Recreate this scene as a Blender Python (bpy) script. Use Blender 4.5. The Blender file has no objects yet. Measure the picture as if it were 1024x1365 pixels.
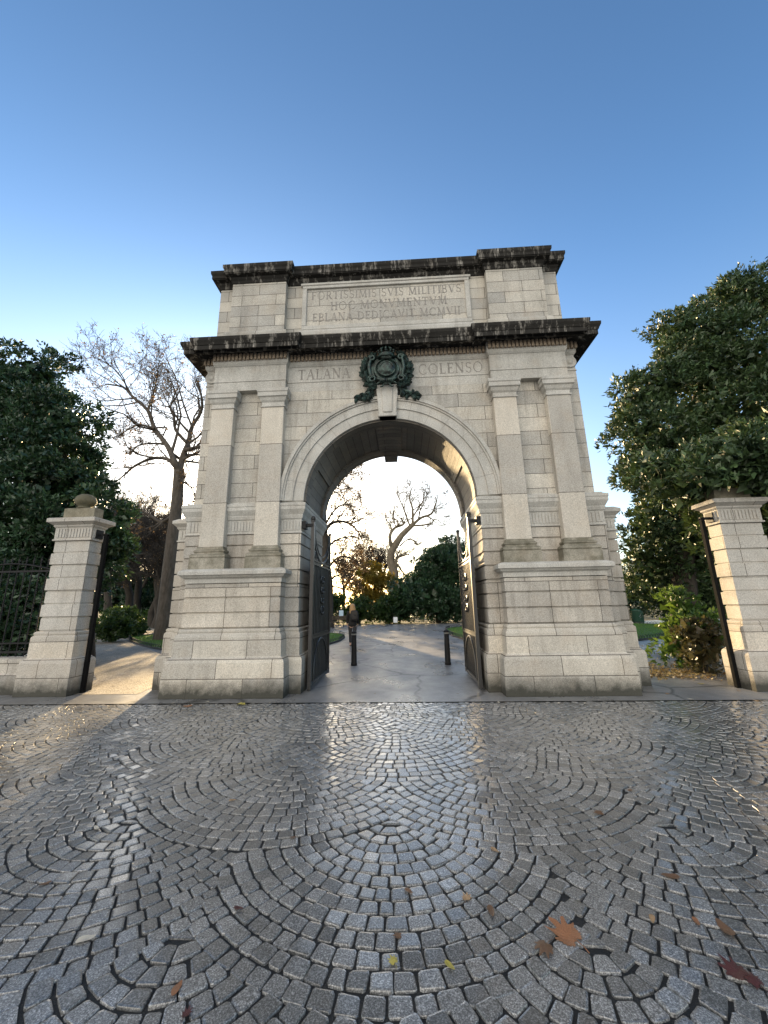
import bpy, bmesh, math, random
import numpy as np
from mathutils import Vector, Matrix
random.seed(7); RNG = np.random.default_rng(7)
sc = bpy.context.scene
COL = sc.collection
PI = math.pi
rad = math.radians
U = random.uniform

# ------------------------------------------------------------------ camera
CAM = np.array([0.2455, -7.9403, 1.6144])
CR = np.array([0.998526, 0.051318, -0.017690]); CU = np.array([0.029232, -0.233775, 0.971851]); CF = np.array([-0.045738, 0.970936, 0.234930])
FPX = 511.06
def ray(px, py): return CF + CR*(px-512)/FPX - CU*(py-682.5)/FPX
def at(px, py, Y):
    d = ray(px, py); return Vector(CAM + d*((Y-CAM[1])/d[1]))
def gnd(px, py, z=0.0):
    d = ray(px, py); return Vector(CAM + d*((z-CAM[2])/d[2]))
cd = bpy.data.cameras.new('camera'); cam = bpy.data.objects.new('camera', cd); COL.objects.link(cam)
cam.matrix_world = Matrix(((CR[0], CU[0], -CF[0], CAM[0]), (CR[1], CU[1], -CF[1], CAM[1]), (CR[2], CU[2], -CF[2], CAM[2]), (0, 0, 0, 1)))
cd.sensor_fit = 'HORIZONTAL'; cd.sensor_width = 36; cd.lens = 36*FPX/1024; cd.clip_end = 2000; cd.clip_start = 0.05
sc.camera = cam

# ------------------------------------------------------------------ world and sun
SUN_AZ, SUN_EL = rad(-20.5), rad(11)
w = bpy.data.worlds.new('World'); sc.world = w; w.use_nodes = True
nt = w.node_tree; bg = nt.nodes['Background']
sky = nt.nodes.new('ShaderNodeTexSky'); sky.sky_type = 'NISHITA'; sky.sun_disc = False
sky.sun_elevation = SUN_EL; sky.sun_rotation = SUN_AZ; sky.air_density = 1.0; sky.dust_density = 1.5; sky.ozone_density = 2.0; sky.altitude = 20
# bright cloud bank added to the unseen sky behind camera to light the arch
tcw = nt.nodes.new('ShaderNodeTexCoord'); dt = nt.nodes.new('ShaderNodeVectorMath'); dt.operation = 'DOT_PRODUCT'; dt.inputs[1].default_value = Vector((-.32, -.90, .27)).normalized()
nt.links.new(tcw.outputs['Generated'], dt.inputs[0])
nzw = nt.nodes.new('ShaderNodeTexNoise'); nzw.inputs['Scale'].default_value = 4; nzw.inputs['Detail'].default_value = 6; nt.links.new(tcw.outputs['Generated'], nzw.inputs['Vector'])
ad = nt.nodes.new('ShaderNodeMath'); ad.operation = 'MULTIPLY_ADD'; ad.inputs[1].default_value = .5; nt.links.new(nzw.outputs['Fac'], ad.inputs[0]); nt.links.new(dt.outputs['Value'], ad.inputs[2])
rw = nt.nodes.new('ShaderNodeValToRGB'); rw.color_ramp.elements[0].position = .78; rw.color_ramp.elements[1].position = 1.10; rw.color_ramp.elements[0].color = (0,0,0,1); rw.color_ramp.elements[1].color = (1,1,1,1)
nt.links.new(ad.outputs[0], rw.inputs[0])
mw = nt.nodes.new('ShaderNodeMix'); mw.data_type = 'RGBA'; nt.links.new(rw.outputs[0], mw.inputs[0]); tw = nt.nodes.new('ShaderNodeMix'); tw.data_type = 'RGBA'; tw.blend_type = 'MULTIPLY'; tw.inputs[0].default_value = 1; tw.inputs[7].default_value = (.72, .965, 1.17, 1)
sz = nt.nodes.new('ShaderNodeSeparateXYZ'); nt.links.new(tcw.outputs['Generated'], sz.inputs[0])
mr = nt.nodes.new('ShaderNodeMapRange'); mr.interpolation_type = 'SMOOTHSTEP'; mr.inputs['From Min'].default_value = .25; mr.inputs['From Max'].default_value = .95; mr.inputs['To Min'].default_value = 1.16; mr.inputs['To Max'].default_value = .80; nt.links.new(sz.outputs[2], mr.inputs['Value'])
vz = nt.nodes.new('ShaderNodeVectorMath'); vz.operation = 'SCALE'; nt.links.new(sky.outputs[0], vz.inputs[0]); nt.links.new(mr.outputs[0], vz.inputs['Scale'])
m2 = nt.nodes.new('ShaderNodeMapRange'); m2.interpolation_type = 'SMOOTHSTEP'; m2.inputs['From Min'].default_value = .26; m2.inputs['From Max'].default_value = .72; nt.links.new(sz.outputs[2], m2.inputs['Value']); nt.links.new(m2.outputs[0], tw.inputs[0])
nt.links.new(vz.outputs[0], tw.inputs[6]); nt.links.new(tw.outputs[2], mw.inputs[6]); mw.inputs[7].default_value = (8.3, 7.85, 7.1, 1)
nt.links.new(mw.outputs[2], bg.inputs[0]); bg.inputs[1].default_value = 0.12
sd = bpy.data.lights.new('sun', 'SUN'); sun = bpy.data.objects.new('sun', sd); COL.objects.link(sun)
sd.energy = 5.0; sd.angle = rad(0.5); sd.color = (1.0, 0.72, 0.38)
sdir = Vector((math.sin(SUN_AZ)*math.cos(SUN_EL), math.cos(SUN_AZ)*math.cos(SUN_EL), math.sin(SUN_EL)))
sun.rotation_euler = sdir.to_track_quat('Z', 'Y').to_euler()
sc.view_settings.view_transform = 'Standard'; sc.view_settings.look = 'None'; sc.view_settings.exposure = 1.45; sc.view_settings.gamma = 1.0

# ------------------------------------------------------------------ object helpers
def tag(o, label=None, cat=None, group=None, kind=None):
    if label: o['label'] = label
    if cat: o['category'] = cat
    if group: o['group'] = group
    if kind: o['kind'] = kind
    return o
def empty(name, loc=(0, 0, 0), rz=0):
    o = bpy.data.objects.new(name, None); COL.objects.link(o); o.location = loc; o.rotation_euler = (0, 0, rz); o.empty_display_size = .2
    return o
def boxuv(me):
    uv = me.uv_layers.new(name='UVMap')
    n = len(me.polygons)
    if n == 0: return
    co = np.empty(len(me.vertices)*3); me.vertices.foreach_get('co', co); co = co.reshape(-1, 3)
    li = np.empty(len(me.loops), dtype=np.int32); me.loops.foreach_get('vertex_index', li)
    nr = np.empty(n*3); me.polygons.foreach_get('normal', nr); nr = np.abs(nr.reshape(-1, 3))
    tot = np.empty(n, dtype=np.int32); me.polygons.foreach_get('loop_total', tot)
    ax = np.repeat(np.argmax(nr*np.array([1, 1.01, .9]), 1), tot)
    c = co[li]
    out = np.where((ax == 0)[:, None], c[:, [1, 2]], np.where((ax == 1)[:, None], c[:, [0, 2]], c[:, [0, 1]]))
    uv.data.foreach_set('uv', out.astype(np.float32).ravel())
def ob(name, me, mat=None, parent=None, smooth=False, uv=False):
    if uv: boxuv(me)
    o = bpy.data.objects.new(name, me); COL.objects.link(o)
    if mat: me.materials.append(mat)
    if smooth: me.polygons.foreach_set('use_smooth', [True]*len(me.polygons))
    if parent: o.parent = parent
    return o
class MB:
    """collects verts and faces"""
    def __init__(s): s.v = []; s.f = []
    def add(s, vs, fs):
        b = len(s.v); s.v += [tuple(p) for p in vs]; s.f += [tuple(i+b for i in f) for f in fs]
    def box(s, x0, x1, y0, y1, z0, z1):
        s.add([(x0,y0,z0),(x1,y0,z0),(x1,y1,z0),(x0,y1,z0),(x0,y0,z1),(x1,y0,z1),(x1,y1,z1),(x0,y1,z1)],
              [(0,3,2,1),(4,5,6,7),(0,1,5,4),(1,2,6,5),(2,3,7,6),(3,0,4,7)])
    def stack(s, x0, x1, y0, y1, prof):
        """rectangular plan lofted through (offset, z) rings"""
        vs = []; fs = []
        for o, z in prof: vs += [(x0-o,y0-o,z),(x1+o,y0-o,z),(x1+o,y1+o,z),(x0-o,y1+o,z)]
        for i in range(len(prof)-1):
            a = 4*i
            for k in range(4): fs.append((a+k, a+(k+1)%4, a+4+(k+1)%4, a+4+k))
        fs.append((3,2,1,0)); t = 4*(len(prof)-1); fs.append((t,t+1,t+2,t+3))
        s.add(vs, fs)
    def tube(s, pts, rs, n=6, cap=True):
        pts = [Vector(p) for p in pts]; vs = []; fs = []
        m = len(pts); up = None
        for i, p in enumerate(pts):
            t = (pts[min(i+1, m-1)]-pts[max(i-1, 0)])
            if t.length < 1e-9: t = Vector((0,0,1))
            t.normalize()
            if up is None:
                up = Vector((0,0,1)) if abs(t.z) < .9 else Vector((1,0,0))
            a = up - t*up.dot(t)
            if a.length < 1e-5: a = t.orthogonal()
            a.normalize(); up = a; b = t.cross(a); r = rs[i] if hasattr(rs, '__len__') else rs
            for k in range(n):
                an = 2*PI*k/n; vs.append(p + (a*math.cos(an)+b*math.sin(an))*r)
        for i in range(m-1):
            for k in range(n): fs.append((i*n+k, i*n+(k+1)%n, (i+1)*n+(k+1)%n, (i+1)*n+k))
        if cap:
            fs.append(tuple(range(n-1, -1, -1))); fs.append(tuple(range((m-1)*n, m*n)))
        s.add(vs, fs)
    def lathe(s, c, prof, n=20):
        vs = []; fs = []; cx, cy, cz = c
        for r, z in prof:
            for k in range(n): vs.append((cx+r*math.cos(2*PI*k/n), cy+r*math.sin(2*PI*k/n), cz+z))
        for i in range(len(prof)-1):
            for k in range(n): fs.append((i*n+k, i*n+(k+1)%n, (i+1)*n+(k+1)%n, (i+1)*n+k))
        fs.append(tuple(range(n-1, -1, -1))); fs.append(tuple(range((len(prof)-1)*n, len(prof)*n)))
        s.add(vs, fs)
    def ball(s, c, r, n=12, m=8, sq=(1,1,1)):
        vs = []; fs = []
        for i in range(m+1):
            th = PI*i/m
            for k in range(n):
                ph = 2*PI*k/n; vs.append((c[0]+r*sq[0]*math.sin(th)*math.cos(ph), c[1]+r*sq[1]*math.sin(th)*math.sin(ph), c[2]-r*sq[2]*math.cos(th)))
        for i in range(m):
            for k in range(n): fs.append((i*n+k, i*n+(k+1)%n, (i+1)*n+(k+1)%n, (i+1)*n+k))
        s.add(vs, fs)
    def prism(s, poly, y0, y1):
        """polygon in (x,z), from y0 (front) to y1"""
        n = len(poly)
        ar = sum(poly[i][0]*poly[(i+1)%n][1]-poly[(i+1)%n][0]*poly[i][1] for i in range(n))
        if ar < 0: poly = poly[::-1]
        vs = [(x,y0,z) for x,z in poly]+[(x,y1,z) for x,z in poly]
        fs = [tuple(range(n)), tuple(range(2*n-1, n-1, -1))]+[(i, i+n, (i+1)%n+n, (i+1)%n) for i in range(n)]
        s.add(vs, fs)
    def mesh(s, name):
        me = bpy.data.meshes.new(name); me.from_pydata(s.v, [], s.f); me.validate(); me.update(); return me
    def build(s, name, mat, parent=None, smooth=False, uv=False, bevel=0):
        o = ob(name, s.mesh(name), mat, parent, smooth, uv)
        if bevel:
            b = o.modifiers.new('bevel', 'BEVEL'); b.width = bevel; b.segments = 1; b.limit_method = 'ANGLE'; b.angle_limit = rad(40)
        return o

# ------------------------------------------------------------------ material helpers
class NT:
    def __init__(s, name):
        s.m = bpy.data.materials.new(name); s.m.use_nodes = True; s.t = s.m.node_tree; s.b = s.t.nodes['Principled BSDF']; s.out = s.t.nodes['Material Output']
    def n(s, t, **kw):
        x = s.t.nodes.new(t)
        for k, v in kw.items():
            if k.startswith('i_'): x.inputs[k[2:].replace('_', ' ')].default_value = v
            else: setattr(x, k, v)
        return x
    def l(s, a, b): s.t.links.new(a, b)
    def mix(s, fac, a, b, mode='MIX'):
        x = s.t.nodes.new('ShaderNodeMix'); x.data_type = 'RGBA'; x.blend_type = mode
        for sock, v in ((x.inputs[0], fac), (x.inputs[6], a), (x.inputs[7], b)):
            if hasattr(v, 'links'): s.l(v, sock)
            elif isinstance(v, (int, float)): sock.default_value = v
            else: sock.default_value = (*v, 1) if len(v) == 3 else v
        return x.outputs[2]
    def noise(s, vec, scale, detail=4, rough=.55, w=None):
        x = s.n('ShaderNodeTexNoise'); x.inputs['Scale'].default_value = scale; x.inputs['Detail'].default_value = detail; x.inputs['Roughness'].default_value = rough
        if vec is not None: s.l(vec, x.inputs['Vector'])
        return x.outputs['Fac']
    def ramp(s, fac, stops):
        x = s.n('ShaderNodeValToRGB'); e = x.color_ramp.elements
        while len(e) < len(stops): e.new(.5)
        for q, (p, c) in zip(e, stops):
            q.position = p; q.color = (c, c, c, 1) if isinstance(c, (int, float)) else (*c, 1)
        s.l(fac, x.inputs[0]); return x.outputs[0]
    def math(s, op, a, b=None):
        x = s.n('ShaderNodeMath', operation=op)
        for sock, v in zip(x.inputs, (a, b)):
            if v is None: continue
            if hasattr(v, 'links'): s.l(v, sock)
            else: sock.default_value = v
        return x.outputs[0]
    def mapping(s, vec, scale=(1,1,1), loc=(0,0,0)):
        x = s.n('ShaderNodeMapping'); x.inputs['Scale'].default_value = scale; x.inputs['Location'].default_value = loc; s.l(vec, x.inputs['Vector']); return x.outputs[0]
    def bump(s, h, strength=.3, dist=.01, normal=None):
        x = s.n('ShaderNodeBump'); x.inputs['Strength'].default_value = strength; x.inputs['Distance'].default_value = dist; s.l(h, x.inputs['Height'])
        if normal is not None: s.l(normal, x.inputs['Normal'])
        return x.outputs[0]

def stone(name, c1=(.53,.512,.468), c2=(.36,.345,.31), row=None, width=.9, voff=0., stain=.5, moss=0., crust=0., foot=False, rough=.75):
    k = NT(name); geo = k.n('ShaderNodeNewGeometry'); pos = geo.outputs['Position']
    uvn = k.n('ShaderNodeUVMap'); uvn.uv_map = 'UVMap'
    big = k.noise(pos, 1.1, 5, .6); med = k.noise(pos, 6, 5, .65); fine = k.noise(pos, 110, 3, .7); gr = k.noise(pos, 45, 2, .6)
    col = k.mix(k.ramp(big, [(.3, 0.), (.7, 1.)]), c1, c2)
    joint = None
    if row:
        br = k.n('ShaderNodeTexBrick'); br.offset = .5; br.offset_frequency = 2; br.squash = 1
        br.inputs['Scale'].default_value = 1; br.inputs['Mortar Size'].default_value = .0065; br.inputs['Mortar Smooth'].default_value = .3
        br.inputs['Brick Width'].default_value = width; br.inputs['Row Height'].default_value = row; br.inputs['Bias'].default_value = 0
        br.inputs['Color1'].default_value = (.74,.735,.73,1); br.inputs['Color2'].default_value = (1.14,1.10,1.04,1); br.inputs['Mortar'].default_value = (.15,.135,.12,1)
        k.l(k.mapping(uvn.outputs[0], loc=(.13, voff, 0)), br.inputs['Vector'])
        col = k.mix(1.0, col, br.outputs['Color'], 'MULTIPLY'); joint = br.outputs['Fac']
    # granite speckle
    col = k.mix(1.0, col, k.ramp(fine, [(.32, .5), (.5, 1.0), (.68, 1.28)]), 'MULTIPLY')
    col = k.mix(.5, col, k.ramp(gr, [(.35, .7), (.62, 1.15)]), 'MULTIPLY')
    # streaks of dirt running down
    st = k.noise(k.mapping(pos, (5, 5, .55)), 1.0, 5, .7)
    col = k.mix(k.math('MULTIPLY', k.ramp(st, [(.5, 0.), (.72, 1.)]), stain), col, (.12,.105,.085))
    warm = k.noise(k.mapping(pos, (1, 1, 1), (3, 7, 1)), 2.3, 4, .6)
    col = k.mix(k.math('MULTIPLY', k.ramp(warm, [(.5, 0.), (.75, 1.)]), .22), col, (.40,.30,.20))
    if moss:
        mo = k.noise(pos, 3.5, 6, .7)
        up = k.n('ShaderNodeSeparateXYZ'); k.l(geo.outputs['Normal'], up.inputs[0])
        mk = k.math('ADD', k.ramp(mo, [(.42, 0.), (.62, 1.)]), k.math('MULTIPLY', k.math('MAXIMUM', up.outputs[2], 0.), .6))
        col = k.mix(k.math('MULTIPLY', k.math('MINIMUM', mk, 1.), moss), col, (.075,.068,.038))
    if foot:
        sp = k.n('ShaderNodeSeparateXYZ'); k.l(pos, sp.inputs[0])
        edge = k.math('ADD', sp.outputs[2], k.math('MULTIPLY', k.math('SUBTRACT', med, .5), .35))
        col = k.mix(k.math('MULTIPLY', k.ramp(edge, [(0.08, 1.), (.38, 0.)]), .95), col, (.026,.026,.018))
    if crust:
        cr = k.noise(k.mapping(pos, (4.5, 4.5, .5)), 1.7, 5, .75)
        col = k.mix(k.math('MULTIPLY', k.ramp(cr, [(.525, 1.), (.70, .0)]), crust), col, (.010,.0095,.009))
    if crust: rough = .95; k.b.inputs['Specular IOR Level'].default_value = .12
    k.l(col, k.b.inputs['Base Color']); k.b.inputs['Roughness'].default_value = rough
    h = k.math('ADD', k.math('MULTIPLY', fine, .35), k.math('MULTIPLY', med, .8))
    if joint is not None: h = k.math('SUBTRACT', h, k.math('MULTIPLY', joint, 1.6))
    k.l(k.bump(h, .45, .012), k.b.inputs['Normal'])
    return k.m
def plain(name, col, rough=.6, metal=0., var=.25, scale=8, bump=.15, spec=None, coat=0):
    k = NT(name); geo = k.n('ShaderNodeNewGeometry'); tc = k.n('ShaderNodeTexCoord')
    nz = k.noise(tc.outputs['Object'], scale, 5, .6)
    c = k.mix(1.0, col, k.ramp(nz, [(.25, 1-var), (.75, 1+var)]), 'MULTIPLY')
    k.l(c, k.b.inputs['Base Color']); k.b.inputs['Roughness'].default_value = rough; k.b.inputs['Metallic'].default_value = metal
    if spec is not None: k.b.inputs['Specular IOR Level'].default_value = spec
    if coat: k.b.inputs['Coat Weight'].default_value = coat
    if bump: k.l(k.bump(nz, bump, .01), k.b.inputs['Normal'])
    return k.m
def leafmat(name, c1, c2, rough=.35, trans=.25, tcol=None, brown=None):
    k = NT(name); geo = k.n('ShaderNodeNewGeometry'); pos = geo.outputs['Position']
    r = geo.outputs['Random Per Island']
    col = k.mix(r, c1, c2)
    cl = k.noise(pos, 1.3, 3, .6)
    col = k.mix(1.0, col, k.ramp(cl, [(.3, .6), (.7, 1.35)]), 'MULTIPLY')
    if brown: col = k.mix(k.ramp(r, [(.93, 0.), (.95, 1.)]), col, brown)
    k.l(col, k.b.inputs['Base Color']); k.b.inputs['Roughness'].default_value = rough
    if trans:
        tr = k.n('ShaderNodeBsdfTranslucent'); k.l(k.mix(.6, col, tcol or c2), tr.inputs['Color'])
        mx = k.n('ShaderNodeMixShader'); mx.inputs[0].default_value = trans; k.l(k.b.outputs[0], mx.inputs[1]); k.l(tr.outputs[0], mx.inputs[2]); k.l(mx.outputs[0], k.out.inputs[0])
    return k.m
def barkmat(name, c1, c2):
    k = NT(name); geo = k.n('ShaderNodeNewGeometry'); pos = geo.outputs['Position']
    nz = k.noise(k.mapping(pos, (6, 6, 1.5)), 1.5, 6, .7)
    k.l(k.mix(k.ramp(nz, [(.35, 0.), (.65, 1.)]), c1, c2), k.b.inputs['Base Color']); k.b.inputs['Roughness'].default_value = .9
    k.l(k.bump(nz, .6, .05), k.b.inputs['Normal']); return k.m

M = {}
M['ashlar'] = stone('ashlar wall granite', row=.327, width=1.15, voff=-.02)
M['attic'] = stone('attic granite', row=.30, width=.85, voff=-.1, stain=.45)
M['smooth'] = stone('dressed granite', stain=.35)
M['pilaster'] = stone('pilaster granite', (.56,.53,.475), (.46,.43,.38), row=1.32, width=6, voff=.17, stain=.25)
M['rustic'] = stone('rusticated granite', (.54,.51,.46), (.36,.335,.295), row=4, width=.9, voff=2, stain=.62)
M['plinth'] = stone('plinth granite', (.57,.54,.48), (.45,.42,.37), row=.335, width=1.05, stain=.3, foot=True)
M['mossy'] = stone('mossy granite', (.36,.33,.27), (.25,.23,.18), stain=.6, moss=.72)
M['crust'] = stone('blackened cornice granite', (.46,.43,.38), (.30,.28,.25), stain=.55, crust=.95)
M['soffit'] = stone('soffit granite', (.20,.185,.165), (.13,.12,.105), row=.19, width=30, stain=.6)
M['bedmould'] = stone('brown bed mould granite', (.36,.28,.20), (.26,.2,.145), stain=.4)  # browner and darker than the dressed granite, used for the dentils
M['panel'] = stone('inscription slab granite', (.52,.50,.45), (.43,.41,.37), row=.42, width=1.5, stain=.25)
M['letter'] = plain('lead lettering', (.22,.205,.185), .6, 0, .4, 20)
M['pier'] = stone('gate pier granite', (.60,.575,.53), (.49,.465,.42), row=4, width=.78, voff=2, stain=.28)
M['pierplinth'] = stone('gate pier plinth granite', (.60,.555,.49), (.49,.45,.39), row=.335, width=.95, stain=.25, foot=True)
M['piercap'] = stone('mossy pier cap granite', (.29,.265,.20), (.20,.18,.125), stain=.6, moss=.8)
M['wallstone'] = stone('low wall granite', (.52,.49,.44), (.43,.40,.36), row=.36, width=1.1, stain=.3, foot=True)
k = NT('verdigris bronze'); geo = k.n('ShaderNodeNewGeometry')
nz = k.noise(geo.outputs['Position'], 9, 6, .7)
k.l(k.mix(k.ramp(nz, [(.42, 0.), (.66, 1.)]), (.010,.015,.013), (.055,.10,.085)), k.b.inputs['Base Color']); k.b.inputs['Metallic'].default_value = .35; k.b.inputs['Roughness'].default_value = .45
k.l(k.bump(nz, .4, .02), k.b.inputs['Normal']); M['bronze'] = k.m
M['gateiron'] = plain('black gate paint', (.014,.0135,.013), .40, 0, .5, 30, .2, .5)
M['iron'] = plain('black painted iron', (.011,.011,.012), .6, 0, .5, 30, .25, .22)
M['post'] = plain('matt black gate post', (.008,.008,.008), .85, 0, .4, 20, .2, .05)
M['castiron'] = plain('black bollard paint', (.010,.010,.011), .6, 0, .4, 20, .2, .25)
M['white'] = plain('white sign board', (.75,.77,.78), .5, 0, .06, 5, 0)
M['bluewhite'] = plain('pale blue sign board', (.42,.56,.68), .5, 0, .08, 5, 0)
M['wood'] = plain('dark bench timber', (.05,.035,.025), .7, 0, .3, 10)
M['greenbin'] = plain('dark green paint', (.012,.05,.028), .45, 0, .3, 10)

# ------------------------------------------------------------------ ground
def poly_sheet(name, pts, z, mat, sub=0):
    me = bpy.data.meshes.new(name); me.from_pydata([(x, y, z) for x, y in pts], [], [tuple(range(len(pts)))]); me.update()
    if me.polygons[0].normal.z < 0: me.flip_normals()
    o = ob(name, me, mat); return tag(o, kind='structure')
# soil
k = NT('park soil'); geo = k.n('ShaderNodeNewGeometry'); nz = k.noise(geo.outputs['Position'], .6, 7, .7); n2 = k.noise(geo.outputs['Position'], 14, 5, .7)
c = k.mix(k.ramp(nz, [(.35, 0.), (.65, 1.)]), (.035,.028,.018), (.03,.045,.015)); c = k.mix(1.0, c, k.ramp(n2, [(.3, .6), (.7, 1.4)]), 'MULTIPLY')
k.l(c, k.b.inputs['Base Color']); k.b.inputs['Roughness'].default_value = .95; k.l(k.bump(n2, .8, .05), k.b.inputs['Normal']); M['soil'] = k.m
poly_sheet('ground', [(-600,-600),(600,-600),(600,600),(-600,600)], -.06, M['soil'])
# wet asphalt
k = NT('wet asphalt'); geo = k.n('ShaderNodeNewGeometry'); P = geo.outputs['Position']
big = k.noise(P, .45, 5, .6); med = k.noise(P, 2.2, 6, .65); fine = k.noise(P, 120, 2, .6); wet = k.noise(k.mapping(P, (1, .6, 1), (5, 2, 0)), .9, 6, .62)
c = k.mix(k.ramp(big, [(.35, 0.), (.65, 1.)]), (.15,.148,.146), (.235,.23,.222))
c = k.mix(1.0, c, k.ramp(med, [(.3, .75), (.7, 1.2)]), 'MULTIPLY'); c = k.mix(1.0, c, k.ramp(fine, [(.35, .6), (.65, 1.4)]), 'MULTIPLY')
vo = k.n('ShaderNodeTexVoronoi'); vo.feature = 'DISTANCE_TO_EDGE'; vo.inputs['Scale'].default_value = .33
wob = k.n('ShaderNodeTexNoise'); wob.inputs['Scale'].default_value = 1.6; wob.inputs['Detail'].default_value = 5; k.l(P, wob.inputs['Vector'])
va = k.n('ShaderNodeVectorMath', operation='ADD'); vs_ = k.n('ShaderNodeVectorMath', operation='SCALE'); vs_.inputs['Scale'].default_value = .5; k.l(wob.outputs['Color'], vs_.inputs[0]); k.l(P, va.inputs[0]); k.l(vs_.outputs[0], va.inputs[1]); k.l(va.outputs[0], vo.inputs['Vector'])
crk = k.ramp(vo.outputs['Distance'], [(.0, 1.), (.017, 0.)])
c = k.mix(k.math('MULTIPLY', crk, .75), c, (.012,.012,.012))
k.l(c, k.b.inputs['Base Color'])
k.l(k.ramp(wet, [(.40, .27), (.60, .5)]), k.b.inputs['Roughness'])
h = k.math('ADD', k.math('MULTIPLY', fine, .5), k.math('MULTIPLY', med, .9)); h = k.math('SUBTRACT', h, k.math('MULTIPLY', crk, .6))
k.l(k.bump(h, .28, .008), k.b.inputs['Normal']); M['asphalt'] = k.m
SY = -.84
poly_sheet('path', [(-60, SY),(60, SY),(60, 25.2),(-60, 25.2)], 0.0, M['asphalt'])
poly_sheet('road', [(-60,-60),(60,-60),(60,-9.3),(-60,-9.3)], -.004, M['asphalt'])
# gravel path
k = NT('damp gravel'); geo = k.n('ShaderNodeNewGeometry'); P = geo.outputs['Position']
vo = k.n('ShaderNodeTexVoronoi'); vo.inputs['Scale'].default_value = 38; k.l(P, vo.inputs['Vector'])
big = k.noise(P, .5, 6, .65); med = k.noise(P, 3, 5, .7)
c = k.mix(k.ramp(big, [(.35, 0.), (.65, 1.)]), (.19,.165,.13), (.32,.275,.215))
sv = k.n('ShaderNodeSeparateColor'); k.l(vo.outputs['Color'], sv.inputs[0])
c = k.mix(1.0, c, k.ramp(sv.outputs[0], [(0., .55), (1., 1.5)]), 'MULTIPLY'); c = k.mix(1.0, c, k.ramp(med, [(.3, .7), (.7, 1.25)]), 'MULTIPLY')
k.l(c, k.b.inputs['Base Color']); k.b.inputs['Roughness'].default_value = .8
k.l(k.bump(k.math('ADD', vo.outputs['Distance'], med), .5, .02), k.b.inputs['Normal']); M['gravel'] = k.m
poly_sheet('gravel_path', [(-5.0,-.1),(-6.3,-.1),(-7.2,1.6),(-11,5.8),(-17,12.5),(-23.5,19.5),(-34,25.0),(-30,25.15),(-14.0,25.1),(-17.6,16.8),(-15.6,14.2),(-9.4,7.2),(-5.6,3.4)], .004, M['gravel'])
# setts: joint bed + individual bevelled stones in segmental arcs
k = NT('sett joint grit'); geo = k.n('ShaderNodeNewGeometry'); nz = k.noise(geo.outputs['Position'], 60, 4, .7)
k.l(k.mix(nz, (.006,.006,.005), (.020,.019,.017)), k.b.inputs['Base Color']); k.b.inputs['Roughness'].default_value = .6; k.l(k.bump(nz, .8, .01), k.b.inputs['Normal']); M['joint'] = k.m
poly_sheet('sett_bed', [(-13,-9.3),(13,-9.3),(13,SY),(-13,SY)], -.012, M['joint'])
k = NT('wet granite setts'); geo = k.n('ShaderNodeNewGeometry'); P = geo.outputs['Position']; R_ = geo.outputs['Random Per Island']
fine = k.noise(P, 135, 3, .75); mid = k.noise(P, 48, 4, .7); big = k.noise(P, .8, 5, .6); lump = k.noise(P, 14, 3, .6)
c = k.mix(k.ramp(R_, [(0., 0.), (1., 1.)]), (.085,.085,.083), (.185,.183,.178))
c = k.mix(1.0, c, k.ramp(fine, [(.30, .2), (.5, .95), (.68, 3.0)]), 'MULTIPLY'); c = k.mix(1.0, c, k.ramp(mid, [(.3, .65), (.7, 1.35)]), 'MULTIPLY')
c = k.mix(1.0, c, k.ramp(big, [(.3, .75), (.7, 1.15)]), 'MULTIPLY')
c = k.mix(k.ramp(k.noise(P, 5.5, 6, .75), [(.60, 0.), (.74, .6)]), c, (.06,.052,.035))
k.l(c, k.b.inputs['Base Color'])
ro = k.math('ADD', k.ramp(big, [(.35, .33), (.65, .46)]), k.math('MULTIPLY', k.math('SUBTRACT', mid, .5), .3)); k.l(ro, k.b.inputs['Roughness'])
h = k.math('ADD', k.math('MULTIPLY', fine, .22), k.math('ADD', k.math('MULTIPLY', mid, .6), k.math('MULTIPLY', lump, .7)))
k.l(k.bump(h, .34, .007), k.b.inputs['Normal']); k.b.inputs['Coat Weight'].default_value = .95; k.b.inputs['Coat Roughness'].default_value = .14; M['sett'] = k.m
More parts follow.
